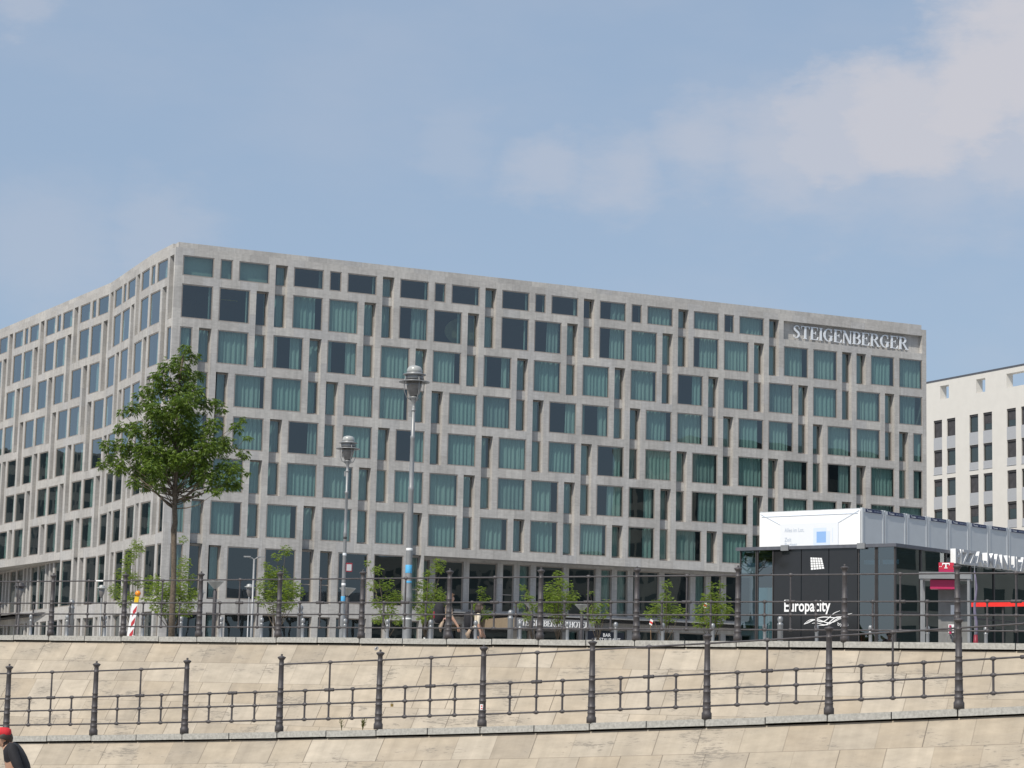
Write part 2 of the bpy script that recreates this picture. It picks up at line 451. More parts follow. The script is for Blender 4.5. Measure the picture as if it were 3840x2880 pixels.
# flat lettering ------------------------------------------------------------
def stroke(path, widths):
    """polygon strip along a 2D path"""
    out = []; L_, R_ = [], []
    for k, p in enumerate(path):
        q0 = path[max(k - 1, 0)]; q1 = path[min(k + 1, len(path) - 1)]
        dx, dy = q1[0] - q0[0], q1[1] - q0[1]; l = math.hypot(dx, dy) or 1
        nx, ny = -dy / l, dx / l; w = widths[k] / 2
        L_.append((p[0] + nx * w, p[1] + ny * w)); R_.append((p[0] - nx * w, p[1] - ny * w))
    for k in range(len(path) - 1): out.append([R_[k], R_[k + 1], L_[k + 1], L_[k]])
    return out
def rect(x0, y0, x1, y1): return [[(x0, y0), (x1, y0), (x1, y1), (x0, y1)]]
def arc(cx, cy, rx, ry, a0, a1, wf, n=14):
    P = []; Wd = []
    for i in range(n + 1):
        a = R(a0 + (a1 - a0) * i / n); P.append((cx + rx * cos(a), cy + ry * sin(a))); Wd.append(wf(a))
    return stroke(P, Wd)
TH, TN = .155, .055
def serif_letter(c):
    """strokes of a roman capital, height 1; returns (list of polygons, advance)"""
    S_ = []
    def stem(x, y0=0, y1=1, w=TH, s0=True, s1=True):
        S_.extend(rect(x, y0, x + w, y1))
        if s0: S_.append([(x - .075, y0), (x + w + .075, y0), (x + w, y0 + .07), (x, y0 + .07)])
        if s1: S_.append([(x, y1 - .07), (x + w, y1 - .07), (x + w + .075, y1), (x - .075, y1)])
    if c == 'I': stem(.08); return S_, .36
    if c == 'T':
        stem(.29, s1=False); S_.extend(rect(.02, 1 - TN, .72, 1))
        S_.append([(.02, .78), (.05, .78), (.11, 1), (.02, 1)]); S_.append([(.69, .78), (.72, .78), (.72, 1), (.63, 1)]); return S_, .76
    if c in 'EL':
        stem(.08); x1 = .64
        S_.extend(rect(.1, 0, x1 - .02, TN)); S_.append([(x1 - .10, 0), (x1, 0), (x1 + .05, .26), (x1 + .02, .26)])
        if c == 'E':
            S_.extend(rect(.1, 1 - TN, x1, 1)); S_.append([(x1 - .02, .77), (x1 + .01, .77), (x1 + .01, 1), (x1 - .09, 1)])
            S_.extend(rect(.1, .5, .46, .5 + TN)); S_.append([(.44, .40), (.47, .40), (.47, .66), (.44, .66)])
        return S_, .74
    if c == 'H':
        stem(.08); stem(.58); S_.extend(rect(.2, .49, .62, .49 + TN)); return S_, .82
    if c == 'N':
        stem(.10, w=TN, s1=False); stem(.66, w=TN, s0=False); S_.append([(.0, 1), (.0, .95), (.12, .95), (.2, 1)])
        S_.append([(.05, 1), (.55, -.02), (.72, -.02), (.22, 1)]); return S_, .84
    bow = lambda a: TN + (TH * 1.05 - TN) * abs(cos(a)) ** 1.5
    if c == 'G':
        S_.extend(arc(.44, .5, .34, .48, 48, 312, bow, 22))
        S_.append([(.64, .70), (.69, .70), (.69, 1), (.66, 1), (.60, .86)])
        S_.extend(rect(.56, .07, .56 + TH, .42)); S_.append([(.48, .42), (.80, .42), (.80, .47), (.48, .47)]); return S_, .86
    if c == 'O':
        S_.extend(arc(.45, .5, .36, .48, 0, 360, bow, 28)); return S_, .92
    if c in 'BR':
        stem(.08, s1=False); S_.extend(rect(.0, 1 - TN, .38, 1))
        S_.extend(arc(.36, .745, .22, .23, 90, -90, bow, 10)); S_.extend(rect(.2, .49, .38, .49 + TN))
        if c == 'B':
            S_.extend(arc(.36, .26, .27, .235, 90, -90, bow, 10)); S_.extend(rect(.0, 0, .38, TN)); return S_, .76
        S_.append([(.30, .5), (.46, .5), (.76, .06), (.60, .06)]); S_.append([(.60, .0), (.86, .0), (.86, .05), (.60, .08)]); return S_, .84
    if c == 'S':
        P = [(.52, .72), (.52, .86), (.42, .955), (.29, .97), (.16, .90), (.12, .77), (.17, .65), (.30, .55), (.43, .45), (.50, .33), (.47, .16), (.35, .05), (.22, .03), (.10, .11), (.075, .27)]
        w = [.03, .05, .06, .065, .10, .135, .15, .165, .165, .15, .12, .07, .06, .05, .03]
        S_.extend(stroke(P, w)); return S_, .66
    return S_, .40
def text_polys(txt):
    x = 0; out = []
    for c in txt:
        g, adv = serif_letter(c)
        out.append([[(px + x, py) for px, py in poly] for poly in g]); x += adv
    return out, x
def extrude_polys(mb, polys, o, ex, ey, en, depth, mat, sidemat=None):
    """polys in units of ex,ey from o; front face at o+en*depth, staggered by 2 mm so strokes never share a plane"""
    for i, poly in enumerate(polys):
        a = sum(poly[k][0] * poly[(k + 1) % len(poly)][1] - poly[(k + 1) % len(poly)][0] * poly[k][1] for k in range(len(poly)))
        if a < 0: poly = poly[::-1]
        d = depth + .0015 * (i % 7)
        fr = [o + ex * x + ey * y + en * d for x, y in poly]; bk = [o + ex * x + ey * y for x, y in poly]
        mb.face(fr, mat)
        for k in range(len(poly)):
            j = (k + 1) % len(poly); mb.face([bk[k], bk[j], fr[j], fr[k]], sidemat or mat)

def font_polys(txt, bold=0.0):
    """sans lettering: triangles of the built-in font, unit size"""
    cu = bpy.data.curves.new('lettering', 'FONT'); cu.body = txt; cu.size = 1; cu.offset = bold; cu.resolution_u = 3
    o = bpy.data.objects.new('lettering', cu); COL.objects.link(o)
    dg = bpy.context.evaluated_depsgraph_get(); me = bpy.data.meshes.new_from_object(o.evaluated_get(dg))
    P = [[(me.vertices[i].co.x, me.vertices[i].co.y) for i in p.vertices] for p in me.polygons]
    bpy.data.objects.remove(o); bpy.data.meshes.remove(me); bpy.data.curves.remove(cu)
    return P
def flat_text(mb, txt, o, ex, ey, en, mat, width=None, bold=0.0, depth=.004):
    P = font_polys(txt, bold)
    if width:
        xs = [x for p in P for x, y in p]; k = width / (max(xs) - min(xs)) / ex.length; ex = ex * k; 
    for poly in P:
        a = sum(poly[k][0] * poly[(k + 1) % len(poly)][1] - poly[(k + 1) % len(poly)][0] * poly[k][1] for k in range(len(poly)))
        if a < 0: poly = poly[::-1]
        mb.face([o + ex * x + ey * y + en * depth for x, y in poly], mat)

ZV = Vector((0, 0, 1))
# ------------------------------------------------------------------ terrain and quay
QA = R(121.574); QD = Vector((sin(QA), cos(QA), 0)); QN = Vector((cos(QA), -sin(QA), 0))   # along the quay, and out towards the water
if QN.y > 0: QN = -QN
UQ0 = Vector((-2.6914, 41.882, 0)); UQS = 1.92965
def upz(k): return 1.2106 - .00504 * k if k > -8 else 1.251
def upP(k): P = UQ0 + QD * (UQS * k); P.z = upz(k); return P
LA = R(121.951); LD = Vector((sin(LA), cos(LA), 0)); LN = Vector((cos(LA), -sin(LA), 0))
def loP(k):
    kk = k - 4.0
    P = Vector((-.3422, 35.249, 0)) + LD * (1.95969 * kk) + LN * (.0116 * kk * kk)
    P.z = min(1.19, -.3055 + .09525 * kk + .00288 * kk * kk) if kk > -12 else -1.0336
    return P
RUN = .67
mb = MB(GROUND)
G = 3000
mb.face([(-G, -G, -1.7), (G, -G, -1.7), (G, G, -1.7), (-G, G, -1.7)], uv=[(-G, -G), (G, -G), (G, G), (-G, G)])
tag(mb.build('ground'), kind='structure')
mb = MB(PLAZA)
a, b = upP(-60), upP(60)
pts = [a - QN * .2, b - QN * .2, b - QN * 2500, a - QN * 2500]
mb.face([(p.x, p.y, PZ - .012) for p in pts], uv=[(p.x, p.y) for p in pts])
tag(mb.build('plaza'), kind='structure')
KS = [k * .5 for k in range(-40, 60)]
mb = MB(PAVE)
for k0, k1 in zip(KS[:-1], KS[1:]):
    if k1 > 16: break
    q = []
    for k in (k0, k1):
        P = loP(k); s = (Vector((P.x, P.y, 0)) - UQ0).dot(QD); T = UQ0 + QD * s; T.z = P.z - .03
        q.append((P - Vector((0, 0, .03)), T, s))
    (a, ta, sa), (b, tb, sb) = q
    mb.face([a, b, tb, ta], uv=[(sa, 0), (sb, 0), (sb, 4.4), (sa, 4.4)])
tag(mb.build('ramp'), kind='structure')

def quay(name, Pf, N, k0, k1, bottom, label, inward):
    t = thing(name, Pf(0) - Vector((0, 0, 1.5)), label, 'wall')
    mb = MB(SLAB); s = 0.0; k = k0
    st = .25
    while k < k1:
        A, B = Pf(k), Pf(k + st); L_ = (B - A).length
        za, zb = A.z - .125, B.z - .125
        ba, bb = bottom(k), bottom(k + st)
        da, db = max(.02, za - ba), max(.02, zb - bb)
        A0 = Vector((A.x, A.y, za)); B0 = Vector((B.x, B.y, zb))
        A1 = A0 + N * (da * RUN) - ZV * da; B1 = B0 + N * (db * RUN) - ZV * db
        h = math.hypot(1, RUN)
        mb.face([A1, B1, B0, A0], uv=[(s, -da * h), (s + L_, -db * h), (s + L_, 0), (s, 0)])
        k += st; s += L_
    mb.build('stone_facing', t)
    mb = MB(GRANITE); k = k0
    rnd = random.Random(4)
    while k < k1:
        A, B = Pf(k), Pf(k + .5); d = (B - A).normalized()
        gap = .010
        A = A + d * gap; B = B - d * gap
        dz = rnd.uniform(-.006, .004)
        o = A + N * (.055 + rnd.uniform(-.004, .004)) - ZV * (.098 - dz)
        mb.box(o, B - A, -N * inward, ZV * .098)
        k += .5
    mb.build('coping', t)
    return t
quay('quay_wall', upP, QN, -30, 30, lambda k: loP((upP(k) - loP(4)).dot(LD) / 1.96 + 4).z - .05 if k < 14 else .9, 'upper sloping embankment of pale stone slabs with grey granite coping under the far railing', .42)
quay('quay_wall', loP, LN, -14, 15.5, lambda k: -1.72, 'lower sloping embankment of pale stone slabs with grey coping climbing to the right', .45)

# ------------------------------------------------------------------ iron railings
H = 1.27
POST = [(.074, 0), (.074, .085), (.060, .105), (.0595, .145), (.0635, .150), (.0635, .163), (.058, .168), (.0565, .235), (.0610, .239), (.0610, .250), (.0555, .255),
        (.0535, .385), (.058, .389), (.058, .400), (.0525, .405), (.051, .475), (.055, .479), (.055, .490), (.0505, .495), (.0485, .63), (.053, .634), (.053, .645),
        (.048, .650), (.0465, .70), (.051, .704), (.051, .715), (.046, .720), (.041, 1.075), (.0455, 1.080), (.0455, 1.092), (.040, 1.097), (.039, 1.17),
        (.046, 1.175), (.068, 1.205), (.070, 1.217), (.055, 1.225), (.026, 1.235), (.012, 1.240), (.019, 1.252), (.018, 1.264), (.008, 1.27)]
RAILH = (1.10, .655, .435, .19)
def railing(name, Pf, k0, k1, label, skip_top=()):
    t = thing(name, Pf(k0), label, 'railing')
    pm = MB(IRON); pm.lathe(POST, (0, 0, 0), 16)
    proto = None
    for k in range(k0, k1 + 1):
        P = Pf(k)
        if proto is None:
            proto = pm.build('post', t, P); 
            me = proto.data
            for v in me.vertices: v.co += P
            me.update(); proto.location = P - t.location
        else:
            c = proto.copy(); COL.objects.link(c); c.parent = t; c.location = P - t.location
            c.rotation_euler.z = k * 1.3
    for k in range(k0, k1):
        A, B = Pf(k), Pf(k + 1); d = B - A; dn = d.normalized()
        for i, h in enumerate(RAILH):
            if i == 0 and k in skip_top: continue
            mb = MB(IRON); mb.tube(A + ZV * h, B + ZV * h, .0135, n=8, caps=False)
            mb.build('rail', t, A + d * .5 + ZV * h)
        for fr in (.255, .5, .737):
            P = A + d * fr; mid = fr == .5
            mb = MB(IRON)
            top = RAILH[0] if (mid and k not in skip_top) else RAILH[1]
            mb.tube(P + ZV * RAILH[3], P + ZV * RAILH[1], .0165, n=8)
            if top > .7: mb.tube(P + ZV * RAILH[1], P + ZV * top, .0165, .014, n=8)
            for i, h in enumerate(RAILH):
                if i == 0 and top < .7: continue
                c = P + ZV * h
                if i == 1 and mid:
                    for sgn in (-1, 1):
                        mb.lathe([(.012, -.048), (.026, -.042), (.030, -.02), (.026, 0), (.030, .02), (.026, .042), (.012, .048)], c + dn * (.046 * sgn), 10, axis=dn)
                else:
                    mb.lathe([(.012, -.046), (.019, -.042), (.021, -.028), (.030, -.018), (.032, 0), (.030, .018), (.021, .028), (.019, .042), (.012, .046)], c, 10, axis=dn)
                    mb.lathe([(.017, -.030), (.024, -.022), (.024, .022), (.017, .030)], c, 10)
            mb.build('baluster', t, P)
    return t
lower_rail = railing('iron_railing', loP, -2, 11, 'dark iron railing with ringed posts climbing to the right along the lower stone coping', skip_top=(1,))
upper_rail = railing('iron_railing', upP, -7, 10, 'dark iron railing with ringed posts on the upper coping, in front of the plaza')
# small things stuck to the railings
def small_sticker(P, w, h, mat, nrm, label=None, mark=None):
    n = Vector(nrm).normalized(); ex = ZV.cross(n).normalized()
    mb = MB(mat)
    cs = []
    for i in range(5):
        a = (i - 2) / 2 * w / 2
        cs.append(P + ex * a - n * (.9 * a * a / .1))
    for i in range(4): mb.face([cs[i] - ZV * h / 2, cs[i + 1] - ZV * h / 2, cs[i + 1] + ZV * h / 2, cs[i] + ZV * h / 2])
    if mark:
        for (y0, y1) in ((.06, .30), (-.36, -.16)):
            mb.face([cs[1] + n * .002 + ZV * h * y0, cs[3] + n * .002 + ZV * h * y0, cs[3] + n * .002 + ZV * h * y1, cs[1] + n * .002 + ZV * h * y1], mark)
    return mb
P = loP(5 - 0) + ZV * .24
P = loP(4) * 0 + loP(4)
sp = loP(4)
n_ = (Vector((0, 0, 0)) - sp).normalized(); n_.z = 0; n_.normalize()
ms = small_sticker(sp + n_ * .0575 + ZV * .30 - ZV.cross(n_) * .012, .045, .085, WHITE, n_, mark=RED)
tag(ms.build('sticker'), 'small white sticker with red marks on a post of the lower railing', 'sticker')
P = at(1461, 2630, 36)
k_ = 3.14
A = loP(3); B = loP(4); P = A + (B - A) * .13 + ZV * RAILH[2]
mb = MB(BRASS); mb.cbox(P - ZV * .060, .042, .02, .045, BRASS, rz=-.55)
mb.path([P + QD * (.013 * cos(a)) + ZV * (-.038 + .045 * sin(a)) for a in [pi * i / 8 for i in range(9)]], [.0035] * 9, 5, STEEL)
tag(mb.build('padlock'), 'small brass padlock hanging from the middle rail of the lower railing', 'padlock')
P0 = upP(-3); P1 = upP(-4)
A = upP(-4); B = upP(-3); f0, f1 = .60, .70
mb = MB(WHITE); mb.tube(A + (B - A) * f0 + ZV * 1.10, A + (B - A) * f1 + ZV * 1.10, .0155, n=8)
tag(mb.build('tape'), 'short wrap of white tape on the top rail of the upper railing', 'tape')

# ------------------------------------------------------------------ hotel
C0 = Vector((-27.7200, 179.9004, 0)); TA = Vector((.905698, .423924, 0)); NA = Vector((.423924, -.905698, 0))
def frame(az):
    a = R(az); t = Vector((-sin(a), cos(a), 0)); n = Vector((-cos(a), -sin(a), 0)); return t, n
hotel = thing('hotel_building', C0 + Vector((0, 0, PZ)), 'long grey limestone hotel with offset rows of teal windows and a corner towards the viewer', 'building')
ROW = {1: (36.02, 34.33), 2: (33.65, 30.82), 3: (30.11, 27.32), 4: (26.59, 23.82), 5: (23.07, 20.33), 6: (19.58, 16.82), 7: (16.07, 13.28), 8: (12.42, 8.16), 9: (7.0, PZ + .1)}
PA = {1: ((0, 3), 5, None, 2), 2: ((0, 2), 4, 5, None), 3: ((2, 5), 1, 4, None), 4: ((3, 5), 2, 1, None), 5: ((0, 3), 5, 2, None), 6: ((0, 2), 4, 5, None), 7: ((2, 5), 1, 4, None), 8: ((3, 5), 2, 1, None), 9: ((0, 3), None, 2, 5)}
PL = {1: ((1, 4), 0, None, 3), 2: ((2, 4), 1, 0, None), 3: ((2, 5), 4, 1, None), 4: ((1, 5), 3, 4, None), 5: ((1, 4), 0, 3, None), 6: ((2, 4), 1, 0, None), 7: ((2, 5), 4, 1, None), 8: ((1, 5), 3, 4, None), 9: ((1, 4), None, 3, 0)}
MOD = 1.6
def layout(pat, row, n, j0, jn):
    """elements (kind, j, width in modules) of one row; kind W wide, S niche start, E niche end, N flush narrow"""
    W_, s_, e_, n_ = pat[row]; out = []; j = j0; busy = set()
    while j < jn:
        m = j % 6
        if m in W_ and j + 1 < jn: out.append(('W', j)); j += 2; continue
        if s_ is not None and m == s_: out.append(('S', j))
        elif e_ is not None and m == e_: out.append(('E', j))
        else: out.append(('N', j))
        j += 1
    return out
wall = MB(HOTEL)
NICHE, FL = .60, .065
inter = MB(ROOM)
class Face:
    """one straight stretch of facade; u along t, w outwards along n"""
    def __init__(s, o, t, n, flip): s.o, s.t, s.n, s.flip = o, t, n, flip
    def P(s, u, z, w=0): p = s.o + s.t * u + s.n * w; p.z = z; return p
    def quad(s, mb, u0, u1, z0, z1, w, mat=None, uvo=0):
        p = [s.P(u0, z0, w), s.P(u1, z0, w), s.P(u1, z1, w), s.P(u0, z1, w)]; uv = [(u0 + uvo, z0), (u1 + uvo, z0), (u1 + uvo, z1), (u0 + uvo, z1)]
        if s.flip: p.reverse(); uv.reverse()
        mb.face(p, mat, uv)
    def uquad(s, mb, u, z0, z1, w0, w1, mat=None):      # reveal at constant u
        mb.face([s.P(u, z0, w0), s.P(u, z0, w1), s.P(u, z1, w1), s.P(u, z1, w0)], mat, [(w0 + u, z0), (w1 + u, z0), (w1 + u, z1), (w0 + u, z1)])
    def zquad(s, mb, u0, u1, z, w0, w1, mat=None):
        mb.face([s.P(u0, z, w0), s.P(u1, z, w0), s.P(u1, z, w1), s.P(u0, z, w1)], mat, [(u0, z + w0), (u1, z + w0), (u1, z + w1), (u0, z + w1)])
def pierce(mb, fc, u0, u1, z0, z1, holes, w=0, uvo=0):
    """wall sheet with rectangular openings and their reveals"""
    zs = sorted({z0, z1} | {h[2] for h in holes if z0 < h[2] < z1} | {h[3] for h in holes if z0 < h[3] < z1})
    for a, b in zip(zs[:-1], zs[1:]):
        m = (a + b) / 2
        cut = sorted((h[0], h[1]) for h in holes if h[2] < m < h[3])
        u = u0
        for p, q in cut:
            if p > u: fc.quad(mb, u, p, a, b, w, None, uvo)
            u = max(u, q)
        if u < u1: fc.quad(mb, u, u1, a, b, w, None, uvo)
    for (p, q, a, b, d) in holes:
        fc.uquad(mb, p, a, b, w - d, w); fc.uquad(mb, q, a, b, w - d, w)
        fc.zquad(mb, p, q, a, w - d, w); fc.zquad(mb, p, q, b, w - d, w)
WINS = []        # (size, kind, face, u0, u1, z0, z1, w, state)
wr = random.Random(11)
STATE = {(2, 0): 'D', (2, 2): 'D', (2, 6): 'R', (2, 8): 'F', (2, 12): 'L45', (2, 14): 'D', (2, 18): 'D', (2, 20): 'L50', (2, 24): 'L45', (2, 26): 'F', (2, 30): 'L30',
         (3, 5): 'C', (3, 8): 'C', (3, 14): 'R', (3, 17): 'C', (3, 29): 'L62', (4, 21): 'L64', (4, 23): 'C', (5, 6): 'L68', (5, 12): 'L55', (5, 24): 'L68', (5, 39): 'L50',
         (6, 24): 'L40', (6, 26): 'C', (7, 26): 'C', (6, 30): 'L28', (5, 21): 'T', (7, 23): 'T'}
def wstate(row, j, side):
    if side == 'L':
        return 'L%d' % wr.choice((38, 42, 46, 50)) if row < 8 else wr.choice(('L55', 'L70', 'D'))
    if row >= 8: return 'X'
    if row == 1: return 'B' if j < 5 else ('D' if j < 23 else ('L45' if j == 24 else 'F'))
    return STATE.get((row, j), wr.choice(('F', 'F', 'F', 'R', 'F', 'T')))
def add_window(fc, row, kind, j, u0, u1, z0, z1, w, side):
    st = wstate(row, j, side) if kind == 'W' else wr.choice(('F', 'F', 'R', 'F', 'L30', 'D' if row < 3 else 'F'))
    if kind == 'N' and row == 1: st = 'B' if j < 5 else 'D'
    if row >= 8 and kind != 'W': st = 'X' if wr.random() < .5 else 'F'
    if side == 'L' and kind != 'W': st = 'D'
    WINS.append(((u1 - u0) * (z1 - z0) * (1.0 if side == 'A' else .62), 'wide_window' if kind == 'W' else 'narrow_window', fc, u0, u1, z0, z1, w, st))
def stretch(fc, pat, m0, j0, jn, side, u0, u1, ztop, rows8, sign_from=999, uvo=0):
    """m0: u of module j0's left edge.  rows8: module index limit for rows 8/9 in this plane"""
    holes = []
    zb = PZ - .2
    for row in range(1, 10):
        t_, b_ = ROW[row]
        for kind, j in layout(pat, row, None, j0, jn):
            if row == 1 and j >= sign_from: continue
            if row >= 8 and not (j + (1 if kind == 'W' else 0) < rows8): continue
            a = m0 + (j - j0) * MOD + .265; b = a + (1.07 if kind != 'W' else 2.67)
            if kind == 'W' or kind == 'N' or row == 9:
                d = FL if row < 9 else .30
                holes.append((a, b, b_, t_, d + .002)); add_window(fc, row, kind, j, a, b, b_, t_, -d, side)
            elif kind == 'S':
                nxt = row + 1
                deep = nxt <= 7 or (nxt == 8 and j < rows8)
                if nxt == 9: deep = False
                zlo = (ROW[nxt][1] if deep else b_) - .06
                holes.append((a, b, zlo, t_ + .03, NICHE))
                add_window(fc, row, 'S', j, a, b, b_, t_, -NICHE + .10, side)
                if deep:
                    fc.quad(wall, a, b, ROW[nxt][0], b_, -NICHE + .16, None, uvo)
                    fc.zquad(wall, a, b, ROW[nxt][0], -NICHE, -NICHE + .16); fc.zquad(wall, a, b, b_, -NICHE, -NICHE + .16)
                    add_window(fc, nxt, 'E', j, a, b, ROW[nxt][1], ROW[nxt][0], -NICHE + .10, side)
                else:
                    pass
            elif kind == 'E':
                prev = row - 1
                has = (pat[prev][1] is not None and j % 6 == pat[prev][1] and not (prev == 1 and j >= sign_from))
                if not has:
                    holes.append((a, b, b_ - .06, t_ + .03, NICHE)); add_window(fc, row, 'E', j, a, b, b_, t_, -NICHE + .10, side)
    return holes
ZT = 36.62
fa = Face(C0, TA, NA, False)
LA_U = 74.185
OVU = .39 + MOD * 14          # where the ground floors step back under the overhang
hA = stretch(fa, PA, .39, 0, 46, 'A', 0, LA_U, ZT, 14, sign_from=36)
hA.append((.39 + MOD * 36 + .265 - .03, .39 + MOD * 45 + 1.335, 34.30, 36.02, .46))
fa.quad(wall, .39 + MOD * 36, .39 + MOD * 46, 34.2, 36.1, -.462)
pierce(wall, fa, 0, LA_U, 12.52, ZT, [h for h in hA if h[3] > 12.52 and not (h[2] < 12.52)] + [(h[0], h[1], 12.52, h[3], h[4]) for h in hA if h[2] < 12.52 < h[3]])
pierce(wall, fa, 0, OVU, PZ - .2, 12.52, [(h[0], h[1], h[2], min(h[3], 12.52), h[4]) for h in hA if h[2] < 12.5 and h[1] < OVU])
# recessed ground floors of the long front
RW = -1.9
fr_ = Face(C0, TA, NA, False); holes = []
for row in (8, 9):
    for kind, j in layout(PA, row, None, 14, 46):
        a = .39 + j * MOD + .265; b = a + (1.07 if kind != 'W' else 2.67)
        t_, b_ = ROW[row]
        if row == 8: t_ = 12.30
        holes.append((a, b, b_, t_, .25)); add_window(fr_, row, kind, j, a, b, b_, t_, RW - .2, 'A')
pierce(wall, fr_, OVU, LA_U, PZ - .2, 12.52, holes, RW)
fr_.zquad(wall, OVU, LA_U, 12.52, RW, 0); fr_.uquad(wall, OVU, PZ - .2, 12.52, RW, 0)
# left side: three stretches meeting at slight bends
t1, n1 = frame(27.0985); t2, n2 = frame(23.394); t3, n3 = frame(30.367)
B1 = C0 + t1 * (4 * MOD + .0406); B2 = B1 + t2 * (9 * MOD); NL = 26
f1, f2, f3 = Face(C0, t1, n1, True), Face(B1, t2, n2, True), Face(B2, t3, n3, True)
OVL = (19 - 13) * MOD + .1
h1 = stretch(f1, PL, .0406, 0, 4, 'L', 0, 6.44, ZT, 99); h2 = stretch(f2, PL, 0, 4, 13, 'L', 0, 14.4, ZT, 99, uvo=20); h3 = stretch(f3, PL, 0, 13, 13 + NL, 'L', 0, NL * MOD, ZT, 19, uvo=40)
pierce(wall, f1, 0, 6.4406, PZ - .2, ZT, h1); pierce(wall, f2, 0, 14.4, PZ - .2, ZT, h2, uvo=20)
pierce(wall, f3, 0, NL * MOD, 12.52, ZT, [h for h in h3 if h[2] > 12.52] + [(h[0], h[1], 12.52, h[3], h[4]) for h in h3 if h[2] < 12.52 < h[3]], uvo=40)
pierce(wall, f3, 0, OVL, PZ - .2, 12.52, [(h[0], h[1], h[2], min(h[3], 12.52), h[4]) for h in h3 if h[2] < 12.5], uvo=40)
oR = B2 + t3 * OVL - n3 * .12; tR = (t3 * 1.0 - n3 * .105).normalized(); nR = Vector((-tR.y, tR.x, 0)); 
if nR.dot(n3) < 0: nR = -nR
fR = Face(oR, tR, nR, True); holes = []
for row in (8, 9):
    for kind, j in layout(PL, row, None, 19, 13 + NL):
        a = (j - 19) * MOD + .265 - .1; b = a + (1.07 if kind != 'W' else 2.67); t_, b_ = ROW[row]
        holes.append((a, b, b_, t_, .45 if kind != 'W' else .12)); add_window(fR, row, kind, j, a, b, b_, t_, -.43 if kind != 'W' else -.1, 'L')
pierce(wall, fR, 0, NL * MOD - OVL + .6, PZ - .2, 12.6, holes, 0, 90)
e0, e1 = f3.P(OVL, 12.52), f3.P(NL * MOD, 12.52)
wall.face([e0, e1, f3.P(NL * MOD, 12.52, -4), f3.P(OVL, 12.52, -4)], None, [(0, 0), (9, 0), (9, 3), (0, 3)])
f3.uquad(wall, OVL, PZ - .2, 12.52, -.12, 0)
# parapet cap, set back a little, and the plain sides and back
E_ = C0 + TA * LA_U
Lend = B2 + t3 * (NL * MOD)
def cap(p, q, n, a0=0, a1=0):
    d = (q - p).normalized()
    A = p - n * .07 + d * a0; B = q - n * .07 + d * a1
    for z0, z1 in ((ZT, 37.06),):
        wall.box(Vector((A.x, A.y, z0)), B - A, -n * .75, ZV * (z1 - z0))
        L_ = (B - A).length
        wall.face([Vector((A.x, A.y, z0)) + n * .003, Vector((B.x, B.y, z0)) + n * .003, Vector((B.x, B.y, z1)) + n * .003, Vector((A.x, A.y, z1)) + n * .003], None, [(0, 36.9), (L_, 36.9), (L_, 37.34), (0, 37.34)])
def flatcap(p, q, n, a0, a1):
    d = (q - p).normalized(); A = p - n * .07 + d * a0; B = q - n * .07 + d * a1; L_ = (B - A).length
    c = [A, B, B - n * .7, A - n * .7]
    z0, z1 = ZT, 37.06
    for (P_, Q_), uvx in (((A, B), L_), ((B, B - n * .7), .7), ((B - n * .7, A - n * .7), L_), ((A - n * .7, A), .7)):
        wall.face([(P_.x, P_.y, z0), (Q_.x, Q_.y, z0), (Q_.x, Q_.y, z1), (P_.x, P_.y, z1)], None, [(0, 36.9), (uvx, 36.9), (uvx, 37.34), (0, 37.34)])
    wall.face([(v.x, v.y, z1) for v in c], None, [(0, 0), (L_, 0), (L_, .7), (0, .7)])
flatcap(C0, E_, NA, .24, -.5)
flatcap(C0, B1, n1, .95, 0); flatcap(B1, B2, n2, 0, 0); flatcap(B2, Lend, n3, 0, 0)
k0 = C0 + TA * .24; 
wall.box(Vector((k0.x, k0.y, ZT)) - NA * .771, n1 * .17 * 0 + TA * .01, t1 * .25, ZV * .438)
BK = 17.0
Eb = E_ - NA * BK; Lb = Lend - n3 * BK
inner = C0 - NA * BK + TA * (BK + 1)
roofp = [C0, E_, Eb, inner, Lb, Lend, B2, B1]
wall.face([(p.x, p.y, ZT - .02) for p in roofp], None, [(p.x, p.y) for p in roofp])
for p, q in ((E_, Eb), (Eb, inner), (inner, Lb), (Lb, Lend)):
    L_ = (q - p).length
    wall.face([(p.x, p.y, PZ - .2), (q.x, q.y, PZ - .2), (q.x, q.y, ZT), (p.x, p.y, ZT)], None, [(0, PZ), (L_, PZ), (L_, ZT), (0, ZT)])
wall.build('wall', hotel)
# rooms behind the glass: back walls, floors and party walls
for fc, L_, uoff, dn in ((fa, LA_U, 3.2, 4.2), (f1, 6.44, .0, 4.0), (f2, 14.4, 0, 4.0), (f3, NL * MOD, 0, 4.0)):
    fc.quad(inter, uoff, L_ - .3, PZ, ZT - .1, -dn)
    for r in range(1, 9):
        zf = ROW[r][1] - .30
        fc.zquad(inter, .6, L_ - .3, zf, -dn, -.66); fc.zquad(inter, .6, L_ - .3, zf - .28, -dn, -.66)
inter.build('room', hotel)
m_ = MB(simple('lounge_beige', (.42, .34, .22), .8)); m_.face([fa.P(26.95 + 2.3 * cos(q), 32.15 + 1.35 * sin(q), -1.3) for q in [2 * pi * i / 32 for i in range(32)]]); m_.box(fa.P(4.7, 33.0, -2.2), TA * 1.4, NA * .12, ZV * .06, YELLOW); m_.build('lounge_screen', hotel)
